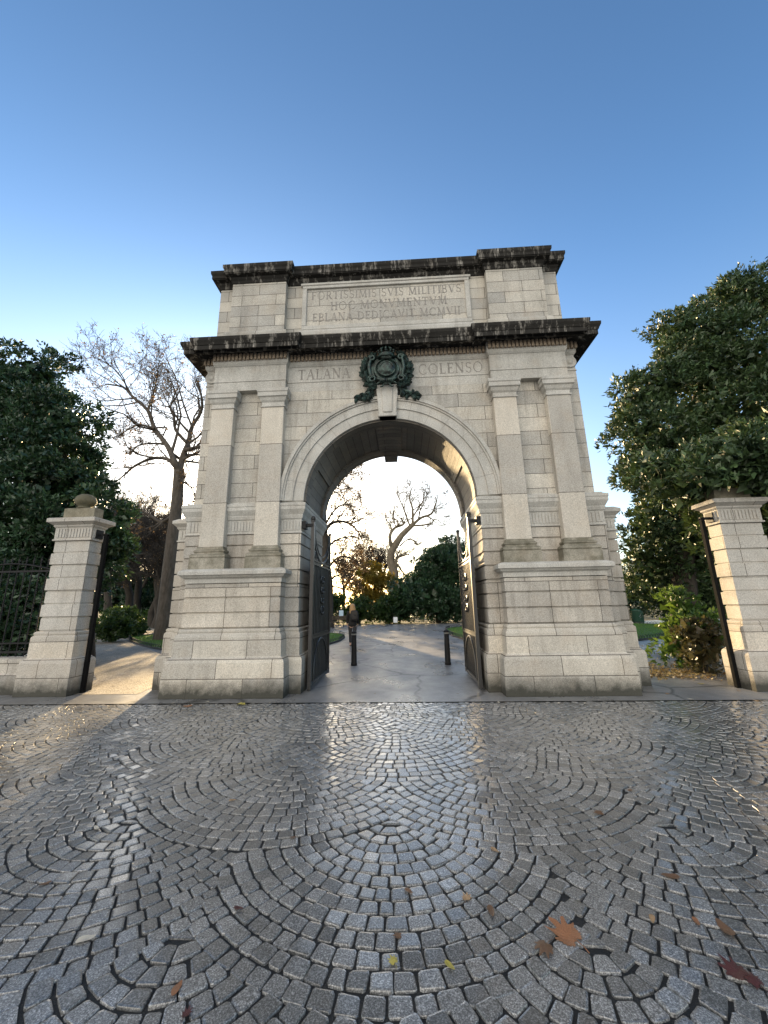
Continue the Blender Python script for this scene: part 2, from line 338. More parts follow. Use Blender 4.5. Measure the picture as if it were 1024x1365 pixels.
def build_setts():
    V = []; F = []; quads = []
    PITCH, HW, RR, AX0 = .10508, 1.0, 1.43, -.12
    TIP = -5.72; XM = 11.0; Y0 = -9.2
    amax = math.asin(HW/RR)
    lastc = [(AX0+2*q, TIP+RR) for q in range(-7, 8)]
    def stone_(cx, cy, r0, r1, a0, a1, j=.0066):
        rm = (r0+r1)/2; da = .0055/max(rm, .05); j = .0078
        pts = []
        for r, a in ((r0+j, a0+da), (r1-j, a0+da), (r1-j, a1-da), (r0+j, a1-da)):
            pts.append((cx+r*math.sin(a)+U(-.005,.005), cy-r*math.cos(a)+U(-.005,.005)))
        mx = sum(p[0] for p in pts)/4; my = sum(p[1] for p in pts)/4
        if max(p[1] for p in pts) > SY-.004 or my < Y0 or abs(mx) > XM: return
        quads.append(pts); emit(pts, mx, my)
    def emit(pts, mx, my):
        ring = []; K = len(pts)
        for i in range(K):
            p = pts[i]; a = pts[i-1]; b = pts[(i+1) % K]
            for q in (a, b):
                d = math.hypot(q[0]-p[0], q[1]-p[1]) or 1; t = min(.010, d*.3)*U(.5,1.4)
                ring.append((p[0]+(q[0]-p[0])*t/d, p[1]+(q[1]-p[1])*t/d))
        z0 = U(-.0035,.0035); tx = U(-.035,.035); ty = U(-.035,.035); b = len(V)
        def zz(x, y): return z0+(x-mx)*tx+(y-my)*ty
        for x, y in ring: V.append((mx+(x-mx)*1.03, my+(y-my)*1.03, -.03))
        for x, y in ring: V.append((x, y, zz(x, y)-.0035))
        for x, y in ring: V.append((mx+(x-mx)*.965, my+(y-my)*.965, zz(x, y)-.0006))
        for x, y in ring: V.append((mx+(x-mx)*.8, my+(y-my)*.8, zz(x, y)+.0006))
        for L in range(3):
            for q in range(8): F.append((b+L*8+q, b+L*8+(q+1) % 8, b+L*8+8+(q+1) % 8, b+L*8+8+q))
        F.append(tuple(range(b+24, b+32)))
    def fill(cx, cy, rlo, rhi, aL, aR, trans):
        rm = (rlo+rhi)/2; L = (aR-aL)*rm
        if L < .03: return
        n = max(1, round(L/.106)); ws = [U(.8,1.2) for _ in range(n)]; s = sum(ws); a = aL
        for q in ws:
            b = a+(aR-aL)*q/s
            if trans:   # translated arcs: thickness shrinks with the slope
                th = PITCH*math.cos((a+b)/2); stone_(cx, cy, RR-th/2, RR+th/2, a, b)
            else: stone_(cx, cy, rlo, rhi, a, b)
            a = b
    # scale pattern: every fan is a set of concentric arcs about its base point, tucked under the two fans above it
    FR, FS = 1.02, 1.06; RF = math.hypot(FR, FS)
    for row in range(-5, 6):
        by = -4.50-FS*row
        for q in range(-6, 7):
            ax = .08+2*FR*q+(FR if row % 2 else 0)
            if abs(ax) > XM+1 or by-RF > SY or by < Y0-.2: continue
            ox, oy = U(-.02,.02), U(-.02,.02)
            for j in range(int(RF/PITCH)+1):
                r_ = PITCH*(j+.5)
                if r_+PITCH/2 > RF+.02: break
                lim = []
                for sgn in (-1, 1):
                    a = 0.
                    while a < 1.4:
                        x_, y_ = r_*math.sin(a+.01), -r_*math.cos(a+.01)
                        if x_ > FR or math.hypot(x_-FR, y_-FS) < RF-.012: break
                        a += .01
                    lim.append(a)
                if j == 0: stone_(ax+ox, by+oy, .02, PITCH, -lim[0], lim[1]); continue
                fill(ax+ox, by+oy, r_-PITCH/2, r_+PITCH/2, -lim[0]+U(-.01,.01), lim[1]+U(-.01,.01), False)
    # small fillers chipped to fit the gaps where the fans meet
    gx0, gy0, gs = -8.0, -7.2, .01; NX, NY = 1600, 635
    occ = np.zeros((NY, NX), bool)
    for q in quads:
        xs = [p[0] for p in q]; ys = [p[1] for p in q]
        i0, i1 = int((min(xs)-gx0)/gs), int((max(xs)-gx0)/gs)+2; j0, j1 = int((min(ys)-gy0)/gs), int((max(ys)-gy0)/gs)+2
        if i1 < 0 or j1 < 0 or i0 >= NX or j0 >= NY: continue
        i0, j0 = max(i0, 0), max(j0, 0); i1, j1 = min(i1, NX), min(j1, NY)
        gx, gy = np.meshgrid(gx0+gs*np.arange(i0, i1), gy0+gs*np.arange(j0, j1))
        cr_ = [(q[(k+1) % 4][0]-q[k][0])*(gy-q[k][1])-(q[(k+1) % 4][1]-q[k][1])*(gx-q[k][0]) for k in range(4)]
        occ[j0:j1, i0:i1] |= np.all([c >= 0 for c in cr_], 0) | np.all([c <= 0 for c in cr_], 0)
    for rad_ in (6, 5, 4, 3):
        offs = [(a, b) for a in range(-rad_, rad_+1) for b in range(-rad_, rad_+1) if a*a+b*b <= rad_*rad_+1]
        blocked = np.zeros_like(occ)
        for a, b in offs: blocked |= np.roll(np.roll(occ, a, 0), b, 1)
        fr = np.argwhere(~blocked)
        for jy, ix in fr:
            if jy < rad_+1 or ix < rad_+1 or jy > NY-rad_-2 or ix > NX-rad_-2: continue
            if any(occ[jy+a, ix+b] for a, b in offs): continue
            for a, b in offs: occ[jy+a, ix+b] = True
            mx, my = gx0+gs*ix, gy0+gs*jy; r_ = rad_*gs-.002; a0 = U(0, 6.3); pts = []
            for k in range(4):
                an = a0-k*PI/2+U(-.25,.25); pts.append((mx+r_*1.22*math.cos(an), my+r_*1.22*math.sin(an)))
            emit(pts[::-1], mx, my)
    me = bpy.data.meshes.new('cobbled_pavement'); me.from_pydata(V, [], F); me.update()
    me.polygons.foreach_set('use_smooth', ([True]*8+[False]*17)*(len(me.polygons)//25))
    o = ob('cobbled_pavement', me, M['sett']); tag(o, kind='structure')
build_setts()

# ------------------------------------------------------------------ serif lettering
def glyphs():
    S, T = .15, .062      # thick and thin strokes
    def bar(x0, y0, x1, y1, t):
        dx, dy = x1-x0, y1-y0; d = math.hypot(dx, dy); nx, ny = -dy/d*t/2, dx/d*t/2
        return [(x0+nx,y0+ny),(x1+nx,y1+ny),(x1-nx,y1-ny),(x0-nx,y0-ny)]
    def ser(x, y, w=.28): return bar(x-w/2, y, x+w/2, y, .05)
    def arc(cx, cy, rx, ry, a0, a1, n=14):
        out = []
        for i in range(n):
            p = []
            for a in (a0+(a1-a0)*i/n, a0+(a1-a0)*(i+1)/n):
                th = S*.5*(.42+.58*abs(math.cos(a))); p.append(((cx+(rx-th)*math.cos(a), cy+(ry-th)*math.sin(a)), (cx+(rx+th*.0)*math.cos(a), cy+ry*math.sin(a))))
            out.append([p[0][0], p[0][1], p[1][1], p[1][0]])
        return out
    def stem(x): return [bar(x, 0.02, x, .98, S), ser(x, .025), ser(x, .975)]
    G = {}
    G['I'] = (.3, stem(.15))
    G['F'] = (.6, stem(.16)+[bar(.16,.965,.56,.965,T), bar(.545,.82,.545,.99,.04), bar(.16,.53,.44,.53,T), bar(.44,.44,.44,.62,.04)])
    G['E'] = (.62, stem(.16)+[bar(.16,.965,.56,.965,T), bar(.545,.82,.545,.99,.04), bar(.16,.53,.44,.53,T), bar(.44,.44,.44,.62,.04), bar(.16,.035,.58,.035,T), bar(.565,.01,.585,.19,.04)])
    G['L'] = (.6, stem(.16)+[bar(.16,.035,.56,.035,T), bar(.545,.01,.565,.2,.04)])
    G['T'] = (.72, [bar(.36,.02,.36,.97,S), ser(.36,.025), bar(.03,.965,.69,.965,T), bar(.05,.8,.04,.99,.04), bar(.67,.8,.68,.99,.04)])
    G['H'] = (.82, stem(.16)+stem(.66)+[bar(.16,.52,.66,.52,T)])
    G['N'] = (.84, [bar(.14,.02,.14,.98,T), bar(.70,.02,.70,.98,T), bar(.13,.97,.70,.03,S), ser(.14,.025,.22), ser(.70,.975,.22), ser(.1,.975,.16)])
    G['M'] = (1.0, [bar(.13,.02,.17,.98,T), bar(.85,.02,.81,.98,S), bar(.18,.96,.49,.05,S), bar(.80,.96,.49,.05,T), ser(.13,.025,.22), ser(.85,.025), ser(.13,.975,.14), ser(.84,.975,.16)])
    G['V'] = (.8, [bar(.1,.98,.41,.02,S), bar(.7,.98,.41,.02,T), ser(.1,.975,.24), ser(.7,.975,.2)])
    G['A'] = (.8, [bar(.1,.02,.40,.98,T), bar(.7,.02,.40,.98,S), bar(.22,.36,.60,.36,T), ser(.1,.025,.2), ser(.7,.025,.26)])
    G['O'] = (.92, arc(.45,.5,.42,.5,0,2*PI,26))
    G['C'] = (.82, arc(.45,.5,.42,.5,rad(50),rad(310),20)+[bar(.72,.72,.72,.95,.04), bar(.72,.05,.72,.26,.04)])
    G['D'] = (.84, stem(.16)+arc(.3,.5,.5,.475,-PI/2,PI/2,16)+[bar(.16,.965,.31,.965,T), bar(.16,.035,.31,.035,T)])
    G['B'] = (.68, stem(.16)+arc(.32,.745,.27,.235,-PI/2,PI/2,12)+arc(.34,.275,.3,.265,-PI/2,PI/2,12)+[bar(.16,.965,.33,.965,T), bar(.16,.525,.35,.525,T), bar(.16,.035,.35,.035,T)])
    G['R'] = (.74, stem(.16)+arc(.32,.735,.28,.25,-PI/2,PI/2,12)+[bar(.16,.965,.33,.965,T), bar(.16,.5,.33,.5,T), bar(.36,.5,.66,.02,S), ser(.68,.025,.14)])
    G['S'] = (.6, arc(.3,.74,.23,.25,rad(35),rad(270),14)+arc(.3,.26,.25,.27,rad(-145),rad(90),14)+[bar(.5,.78,.5,.96,.04), bar(.07,.04,.07,.24,.04)])
    return G
GL = glyphs()
def write_line(mb, text, x0, x1, z0, h, y, gap=.12, space=.45):
    wt = sum(space if c == ' ' else GL[c][0]+gap for c in text)-gap
    s = (x1-x0)/wt; x = x0
    for c in text:
        if c == ' ': x += space*s; continue
        wd, ps = GL[c]
        for i, pl in enumerate(ps):
            mb.prism([(x+px*s, z0+pz*h) for px, pz in pl], y-.0006*(i % 7), y+.012)
        x += (wd+gap)*s

# ------------------------------------------------------------------ the arch
arch = tag(empty('triumphal_arch'), 'tall grey granite triumphal arch with paired pilasters, inscribed attic and bronze badge over its keystone', 'arch')
WY, BY = -.04, 2.05
RU = [1.21, 1.50, 1.78, 2.06, 2.34, 2.62, 2.88, 3.12]
def rustic_profile(levels, base=0., alt=0.):
    pr = []
    for i, (a, b) in enumerate(zip(levels[:-1], levels[1:])):
        o_ = base-(alt if i % 2 == 0 else 0)
        pr += [(base-.034, a), (base-.034, a+.012), (o_, a+.024), (o_, b-.012), (base-.034, b-.003)]
    return pr
PLINTH = [(.13,0),(.13,.60),(.115,.645),(.07,.69),(.055,.70),(.055,1.06),(.05,1.10),(.02,1.13),(.03,1.15),(.03,1.18),(.005,1.205)]
FL0, FL1 = 3.14, 3.40
IMP = [(.0,3.12),(.02,3.125),(.02,3.15),(.0,3.16),(.0,3.42),(.02,3.44),(.035,3.5),(.035,3.52),(.075,3.6),(.09,3.63),(.09,3.70),(.10,3.71),(.10,3.765),(.02,3.80),(.02,3.82)]
def flutes(mb, x0, x1, y, z0=3.19, z1=3.40, p=.062):
    n = max(1, int((x1-x0)/p)); d = (x1-x0)/n
    for i in range(n):
        mb.box(x0+d*i+.012, x0+d*(i+1)-.012, y-.014, y+.01, z0, z1)
def flutes_x(mb, y0, y1, x, sgn, z0=3.19, z1=3.40, p=.062):
    n = max(1, int((y1-y0)/p)); d = (y1-y0)/n
    for i in range(n):
        mb.box(min(x-sgn*.01, x+sgn*.014), max(x-sgn*.01, x+sgn*.014), y0+d*i+.012, y0+d*(i+1)-.012, z0, z1)
for s in (-1, 1):
    def X(a, b): return (a, b) if s > 0 else (-b, -a)
    # rusticated pier carrying the arch
    x0, x1 = X(1.89, 4.40); mb = MB(); mb.stack(x0, x1, -.05, BY+.05, rustic_profile(RU))
    pier = mb.build('arch_pier', M['rustic'], arch, uv=True)
    mb = MB(); mb.stack(x0, x1, -.05, BY+.05, PLINTH); mb.build('pier_plinth', M['plinth'], pier, uv=True)
    mb = MB(); mb.stack(x0, x1, -.05, BY+.05, IMP)
    for a, b in ((1.93, 2.33), (2.87, 3.46), (4.06, 4.36)):
        f0, f1 = X(a, b); flutes(mb, f0, f1, -.05)
    flutes_x(mb, 0, BY, s*4.40, s); flutes_x(mb, 0, BY, s*1.89, -s)
    mb.build('impost', M['smooth'], pier, uv=True)
    # pedestal under a pair of pilasters
    x0, x1 = X(2.18, 4.12); mb = MB(); mb.stack(x0, x1, -.35, .3, rustic_profile([1.222, 1.51, 1.80, 2.085], 0))
    ped = mb.build('pedestal', M['rustic'], arch, uv=True)
    mb = MB(); mb.stack(x0, x1, -.35, .3, [(.25 if False else .19,0),(.19,.30),(.185,.32),(.17,.61),(.15,.655),(.10,.70),(.085,.712),(.075,1.06),(.06,1.10),(.025,1.14),(.035,1.155),(.035,1.185),(.004,1.215)]); mb.build('plinth', M['plinth'], ped, uv=True)
    mb = MB(); mb.stack(x0, x1, -.35, .3, [(0,2.088),(.012,2.09),(.012,2.17),(.03,2.19),(.06,2.20),(.085,2.235),(.12,2.25),(.12,2.315),(.10,2.34),(.02,2.372)]); mb.build('pedestal_cornice', M['smooth'], ped, uv=True)
    # pilasters
    for a, b in ((2.336, 2.845), (3.491, 4.005)):
        x0, x1 = X(a, b); mb = MB(); mb.stack(x0, x1, -.205, .15, [(.004,2.80),(0,3.4),(-.004,6.12)]); pil = mb.build('pilaster', M['pilaster'], arch, uv=True, bevel=.008)
        mb = MB(); mb.stack(x0, x1, -.205, .15, [(.115,2.374),(.115,2.60),(.10,2.61),(.115,2.63),(.115,2.66),(.09,2.69),(.055,2.70),(.05,2.72),(.07,2.745),(.07,2.765),(.03,2.79),(.02,2.84),(.004,2.85)]); mb.build('pilaster_base', M['mossy'], pil, uv=True)
        mb = MB(); mb.stack(x0, x1, -.205, .15, [(-.003,6.0),(.02,6.01),(.02,6.035),(.0,6.045),(.0,6.12),(.03,6.16),(.055,6.23),(.085,6.25),(.085,6.34),(.10,6.36),(.10,6.43),(.05,6.44)]); mb.build('capital', M['smooth'], pil, uv=True)
    # jamb of the side gateway
    x0, x1 = X(4.40, 4.83); mb = MB(); mb.stack(x0, x1, .40, 1.35, rustic_profile(RU[:-1]+[3.07])); wing = mb.build('side_jamb', M['rustic'], arch, uv=True)
    mb = MB(); mb.stack(x0, x1, .40, 1.35, PLINTH); mb.build('jamb_plinth', M['plinth'], wing, uv=True)
    mb = MB(); mb.stack(x0, x1, .40, 1.35, [(0,3.07),(.018,3.075),(.018,3.10),(0,3.11),(0,3.34),(.03,3.38),(.03,3.40),(.09,3.46),(.11,3.48),(.11,3.545),(.02,3.60)])
    f0, f1 = X(4.44, 4.80); flutes(mb, f0, f1, .40, 3.14, 3.32); flutes_x(mb, .45, 1.3, s*4.83, s, 3.14, 3.32); mb.build('jamb_cap', M['smooth'], wing, uv=True)
    # roundel at the end of the frieze
    mb = MB()
    vs = []
    pr = [(.15,0),(.15,.02),(.125,.03),(.10,.012),(.075,.012),(.06,.035),(.03,.045),(0.005,.045)]
    n = 20; b0 = []
    for r, d in pr: b0 += [(s*4.165+r*math.cos(2*PI*i/n), WY-.002-d, 6.91+r*math.sin(2*PI*i/n)) for i in range(n)]
    mb.add(b0, [(i*n+q, i*n+(q+1) % n, (i+1)*n+(q+1) % n, (i+1)*n+q) for i in range(len(pr)-1) for q in range(n)]+[tuple(range((len(pr)-1)*n, len(pr)*n))])
    mb.build('roundel', M['smooth'], arch, uv=True, smooth=True)
# upper wall with the arch cut through it
SP, R = 3.82, 1.85
NA = 48
arcp = [(R*math.cos(PI*i/NA), SP+R*math.sin(PI*i/NA)) for i in range(NA+1)]
ZT = 6.46
mb = MB()
for yy, flip in ((WY, False), (BY, True)):
    vs = [(x, yy, z) for x, z in arcp]+[(x, yy, ZT) for x, z in arcp]; n = NA+1
    fs = [(i, i+n, i+1+n, i+1) for i in range(NA)]
    if flip: fs = [f[::-1] for f in fs]
    mb.add(vs, fs)
for s in (-1, 1):
    a, b = (R, 4.28) if s > 0 else (-4.28, -R)
    mb.add([(a,WY,SP),(b,WY,SP),(b,WY,ZT),(a,WY,ZT),(a,BY,SP),(b,BY,SP),(b,BY,ZT),(a,BY,ZT)], [(0,1,2,3),(5,4,7,6),(1,5,6,2),(4,0,3,7)] )
mb.build('wall', M['ashlar'], arch, uv=True)
# vault
def ringband(mb, r0, r1, y0, y1, n=NA, a0=0, a1=PI):
    """solid arch band between radii, y0 front"""
    vs = []
    for i in range(n+1):
        a = a0+(a1-a0)*i/n; c, s_ = math.cos(a), math.sin(a)
        vs += [(r0*c, y0, SP+r0*s_), (r1*c, y0, SP+r1*s_), (r1*c, y1, SP+r1*s_), (r0*c, y1, SP+r0*s_)]
    fs = []
    for i in range(n):
        q = 4*i
        for e in range(4): fs.append((q+e, q+4+e, q+4+(e+1) % 4, q+(e+1) % 4))
    fs.append((0,1,2,3)); fs.append((4*n+3,4*n+2,4*n+1,4*n))
    fs = [f[::-1] for f in fs]
    mb.add(vs, fs)
mb = MB(); ringband(mb, R, R+.05, WY+.01, BY-.01)
me = mb.mesh('soffit')
uvl = me.uv_layers.new(name='UVMap')
for p in me.polygons:
    for li in p.loop_indices:
        v = me.vertices[me.loops[li].vertex_index].co; uvl.data[li].uv = (v.y, math.atan2(v.z-SP, v.x)*R)
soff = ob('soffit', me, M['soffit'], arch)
mb = MB()
for y0, y1, d in ((WY+.012, .28, .035), (BY-.42, BY-.012, .055)): ringband(mb, R-d, R+.02, y0, y1)
for a0, a1 in ((PI/2-.16, PI/2+.16),): ringband(mb, R-.06, R+.02, .281, BY-.421, 8, a0, a1)
for a in (.52, PI-.52): ringband(mb, R-.03, R+.02, .281, BY-.421, 4, a-.05, a+.05)
mb.prism([(-.17, SP+R-.19), (.17, SP+R-.19), (.2, SP+R+.1), (-.2, SP+R+.1)], BY-.36, BY+.1)
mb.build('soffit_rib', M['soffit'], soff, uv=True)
# archivolt
mb = MB()
for r0, r1, d in ((R, 2.08, .05), (2.08, 2.27, .075), (2.27, 2.31, .10), (2.31, 2.385, .125)): ringband(mb, r0+.001, r1, WY-d, WY+.02)
o = mb.build('archivolt', M['smooth'], arch, uv=True)
mb = MB()
for i in range(1, 14):
    a = PI*i/14+.02*math.sin(i*5)
    c, s_ = math.cos(a), math.sin(a); t = .0035
    for r0, r1, d in ((R+.005, 2.08, .0525), (2.085, 2.265, .0775)):
        p = [(r0*c-t*s_, SP+r0*s_+t*c), (r1*c-t*s_, SP+r1*s_+t*c), (r1*c+t*s_, SP+r1*s_-t*c), (r0*c+t*s_, SP+r0*s_-t*c)]
        mb.prism(p, WY-d, WY-d+.01)
mb.build('voussoir_joints', M['letter'], o)
# keystone
mb = MB(); mb.prism([(-.19, 5.655), (.19, 5.655), (.25, 6.44), (-.25, 6.44)], -.22, .02)
mb.prism([(-.10, 5.75), (.10, 5.75), (.135, 6.42), (-.135, 6.42)], -.245, -.2)
mb.prism([(-.205, 5.655-.0), (.205, 5.655), (.212, 5.74), (-.212, 5.74)], -.235, .018)
mb.build('keystone', M['smooth'], arch, uv=True, bevel=.012)
# entablature: body, two ressauts
ENT = [(0,6.462),(.0,6.685),(.014,6.69),(.014,6.712),(0,6.722),(0,7.09),(.015,7.10),(.04,7.14),(.045,7.19),(.05,7.20),(.05,7.39)]
COR = [(.05,7.385),(.12,7.392),(.125,7.41),(.34,7.345),(.355,7.32),(.37,7.32),(.37,7.42),(.385,7.43),(.40,7.47),(.43,7.53),(.435,7.58),(.435,7.60),(.30,7.68),(.05,7.72)]
mb = MB(); mb.stack(-4.28, 4.28, WY, BY, ENT)
for s in (-1, 1):
    x0, x1 = (2.335, 4.025) if s > 0 else (-4.025, -2.335)
    mb.stack(x0, x1, -.185, .4, [(o_, z+.003) for o_, z in ENT])
ent = mb.build('entablature', M['smooth'], arch, uv=True)
mb = MB(); mb.stack(-4.28, 4.28, WY, BY, [(o_+.03, z) for o_, z in COR])
for s in (-1, 1):
    x0, x1 = (2.335, 4.025) if s > 0 else (-4.025, -2.335)
    mb.stack(x0, x1, -.185, .4, [(o_, z+.004) for o_, z in COR])
mb.build('cornice', M['crust'], ent, uv=True)
mb = MB()
def dent(x0, x1, y, p=.088):
    n = int(round((x1-x0)/p)); d = (x1-x0)/n
    for i in range(n): mb.box(x0+d*i+.014, x0+d*(i+1)-.014, y-.055, y+.01, 7.215, 7.375)
def dentx(y0, y1, x, sgn, p=.088):
    n = int(round((y1-y0)/p)); d = (y1-y0)/n
    for i in range(n): mb.box(min(x-sgn*.01, x+sgn*.055), max(x-sgn*.01, x+sgn*.055), y0+d*i+.014, y0+d*(i+1)-.014, 7.215, 7.375)
dent(-2.28, 2.28, WY-.05)
for s in (-1, 1):
    a, b = (2.30, 4.06) if s > 0 else (-4.06, -2.30); dent(a, b, -.235)
    a, b = (4.10, 4.36) if s > 0 else (-4.36, -4.10); dent(a, b, WY-.05)
    dentx(.0, BY, s*4.33, s)
mb.build('dentils', M['bedmould'], ent, uv=True, bevel=.006)
mb = MB()
write_line(mb, 'TALANA', -2.09, -.86, 6.765, .27, WY-.004)
mb.build('frieze_lettering', M['letter'], ent)
mb = MB()
write_line(mb, 'COLENSO', .73, 2.21, 6.765, .27, WY-.004)
mb.build('frieze_lettering', M['letter'], ent)
# attic
ATC = [(0,9.45),(.02,9.46),(.03,9.52),(.06,9.56),(.065,9.61),(.16,9.63),(.16,9.655),(.175,9.655),(.175,9.73),(.20,9.78),(.205,9.86),(.12,9.89),(-.1,9.90)]
mb = MB(); mb.stack(-4.17, 4.17, 0, 1.98, [(.03,7.6),(.03,7.95),(.0,8.0),(0,9.46)])
attic = mb.build('attic', M['attic'], arch, uv=True)
mb = MB(); mb.stack(-4.17, 4.17, 0, 1.98, ATC)
for s in (-1, 1):
    x0, x1 = (2.445, 3.79) if s > 0 else (-3.79, -2.445); mb.stack(x0, x1, -.16, .5, [(o_, z+.004) for o_, z in ATC])
mb.build('attic_cornice', M['crust'], attic, uv=True)
for s in (-1, 1):
    x0, x1 = (2.445, 3.79) if s > 0 else (-3.79, -2.445)
    mb = MB(); mb.stack(x0, x1, -.16, .5, [(.085,7.62),(.085,7.96),(.075,8.01),(.03,8.055),(0,8.075),(0,9.46)]); mb.build('attic_block', M['attic'], attic, uv=True)
mb = MB()
for x0, x1, z0, z1 in ((-2.06,2.06,9.31,9.425),(-2.06,2.06,8.12,8.235),(-2.06,-1.945,8.235,9.31),(1.945,2.06,8.235,9.31)):
    mb.box(x0, x1, -.055, .01, z0, z1)
for x0, x1, z0, z1 in ((-2.10,2.10,9.39,9.46),):
    mb.box(x0, x1, -.075, .008, z0, z1)
mb.stack(-2.06, 2.06, -.06, .2, [(.05,7.93),(.05,8.02),(.02,8.09),(-.02,8.115)])
pan = mb.build('inscription_frame', M['smooth'], arch, uv=True, bevel=.01)
mb = MB(); mb.box(-1.945, 1.945, -.012, .01, 8.235, 9.31); mb.build('inscription_slab', M['panel'], pan, uv=True)
mb = MB()
write_line(mb, 'FORTISSIMIS SVIS MILITIBVS', -1.84, 1.86, 9.005, .235, -.016)
write_line(mb, 'HOC MONVMENTVM', -1.36, 1.50, 8.68, .235, -.016)
write_line(mb, 'EBLANA DEDICAVIT MCMVII', -1.80, 1.80, 8.365, .235, -.016)
mb.build('lettering', M['letter'], pan)
# roof slab of attic is the cornice top; the bronze cartouche
def blobleaf(mb, c, ang, L, W, y, curl=.05):
    ca, sa = math.cos(ang), math.sin(ang); vs = []
    for t, w_, d in ((0,.25,0),(.25,.9,.03),(.55,1.,.045),(.82,.6,.03),(1.,.05,-.01)):
        for q, e in ((-1,0),(0,.03),(1,0)):
            u, v = t*L, q*w_*W/2; vs.append((c[0]+u*ca-v*sa, y-(d+e)*1.0, c[1]+u*sa+v*ca))
    fs = [(3*i+q, 3*i+q+1, 3*i+4+q, 3*i+3+q) for i in range(4) for q in (0,1)]
    n = len(vs); vs += [(x, y+.03, z) for x, _, z in vs]
    fs += [tuple(n+v for v in f[::-1]) for f in fs]
    bd = [0,1,2,5,8,11,14,13,12,9,6,3]
    fs += [(bd[i], bd[(i+1) % 12], n+bd[(i+1) % 12], n+bd[i]) for i in range(12)]
    mb.add(vs, fs)
CX0, CZ0, CY0 = 0.0, 6.79, -.30
mb = MB()
# scrolled shield plate
sh = []
for i in range(40):
    a = 2*PI*i/40; r = .36+.03*math.cos(4*a)+.02*math.sin(a)
    sh.append((r*math.cos(a), CZ0+.02+r*1.02*math.sin(a)))
mb.prism(sh, CY0+.06, -.05)
n = 28; pr = [(.30,-.0),(.285,-.05),(.25,-.06),(.235,-.03),(.225,-.035),(.19,-.09),(.12,-.13),(.05,-.145),(.005,-.147)]
vs = [(CX0+r*math.cos(2*PI*i/n), CY0+.06+d, CZ0+r*math.sin(2*PI*i/n)) for r, d in pr for i in range(n)]
mb.add(vs, [(i*n+q, i*n+(q+1) % n, (i+1)*n+(q+1) % n, (i+1)*n+q) for i in range(len(pr)-1) for q in range(n)])
for r, a0, a1 in ((.145, .2, 2.9), (.20, 3.4, 6.0)):   # raised ribs on the dome
    mb.tube([(r*math.cos(a0+(a1-a0)*i/14), CY0-.05-(.22-r)*.25, CZ0-.01+r*math.sin(a0+(a1-a0)*i/14)) for i in range(15)], .017, 6)
cart = mb.build('cartouche', M['bronze'], arch, smooth=False)
mb = MB()
for s in (-1, 1):      # scroll brackets framing the shield
    pts = [(s*(.34+.05*math.sin(t*PI)), CY0-.0-.03*math.sin(t*PI), CZ0-.22+.5*t) for t in [i/12 for i in range(13)]]
    mb.tube(pts, [.028+.012*math.sin(PI*i/12) for i in range(13)], 8)
    for cz, r0 in ((CZ0+.27, .075), (CZ0-.26, .09)):
        mb.tube([(s*(.33+ r0*math.cos(a)*(1-a/14)), CY0-.02, cz+r0*math.sin(a)*(1-a/14)) for a in [i*.5 for i in range(18)]], .024, 7)
    mb.tube([(s*(.02+.2*t), CY0-.06, CZ0-.335+.07*t*t) for t in [i/6 for i in range(7)]], [.05,.055,.05,.045,.04,.035,.03], 8)
    mb.tube([(s*(.14+.07*math.cos(a)), CY0-.04, CZ0-.42+.06*math.sin(a)) for a in [i*.6 for i in range(9)]], .02, 6)
for q in range(-4, 5): mb.tube([(q*.032, CY0-.07, CZ0-.40), (q*.036, CY0-.09, CZ0-.33), (q*.034, CY0-.06, CZ0-.27)], .014, 6)
mb.build('scrollwork', M['bronze'], cart, smooth=True)
mb = MB()              # crown on top
mb.tube([(.15*math.cos(a), CY0+.03-.13*math.sin(a), CZ0+.33) for a in [PI*i/14 for i in range(15)]], .035, 8)
for i in range(5):
    a = PI*(i+.5)/5; px, py = .15*math.cos(a), CY0+.03-.13*math.sin(a)
    mb.tube([(px, py, CZ0+.35), (px*1.25, py-.03, CZ0+.43), (px*.8, py, CZ0+.50), (0, CY0+.02, CZ0+.50)], [.026,.022,.02,.018], 6)
    mb.ball((px*1.22, py-.03, CZ0+.435), .03, 8, 6)
mb.ball((0, CY0+.0, CZ0+.47), .055, 10, 8); mb.box(-.012,.012,CY0-.03,CY0+.01,CZ0+.5,CZ0+.56)
mb.tube([(-.2, CY0+.02, CZ0+.30), (-.1, CY0-.1, CZ0+.29), (.1, CY0-.1, CZ0+.29), (.2, CY0+.02, CZ0+.30)], .03, 8)
mb.build('crown', M['bronze'], cart, smooth=True)
mb = MB()              # laurel and ribbons
rl = random.Random(5)
for s in (-1, 1):
    for t in [i/17 for i in range(18)]:
        a = -1.15+2.0*t; bx, bz = s*(.44*math.cos(a)+.05), CZ0+.47*math.sin(a)
        for q in (-1, 0, 1):
            an = a+PI/2+q*.75+rl.uniform(-.2,.2); an = an if s > 0 else PI-an
            blobleaf(mb, (bx, bz), an, rl.uniform(.13,.19), .07, -.16-rl.uniform(0,.08)-(.03 if q == 0 else 0))
        if rl.random() < .5: mb.ball((bx+rl.uniform(-.04,.04), -.27, bz+rl.uniform(-.03,.03)), .025, 7, 5)
    for q in range(16):  # trailing end at the foot of the wreath
        t = q/15; bx, bz = s*(.30+.10*t+.28*t*t), CZ0-.36-.25*math.sin(min(1, t*1.3)*PI/2)+.03*math.sin(q*2)
        an = (-.9 if s > 0 else PI+.9)+rl.uniform(-1.3,1.3)
        blobleaf(mb, (bx, bz), an, rl.uniform(.11,.17), .08, -.15-rl.uniform(0,.06))
        blobleaf(mb, (bx, bz), an+1.6, rl.uniform(.09,.14), .07, -.14-rl.uniform(0,.06))
    mb.tube([(s*(.27+.03*math.sin(i*1.1)+.045*i*(i/9)), -.19-.02*math.cos(i), CZ0-.36-.030*i) for i in range(10)], .03, 7)
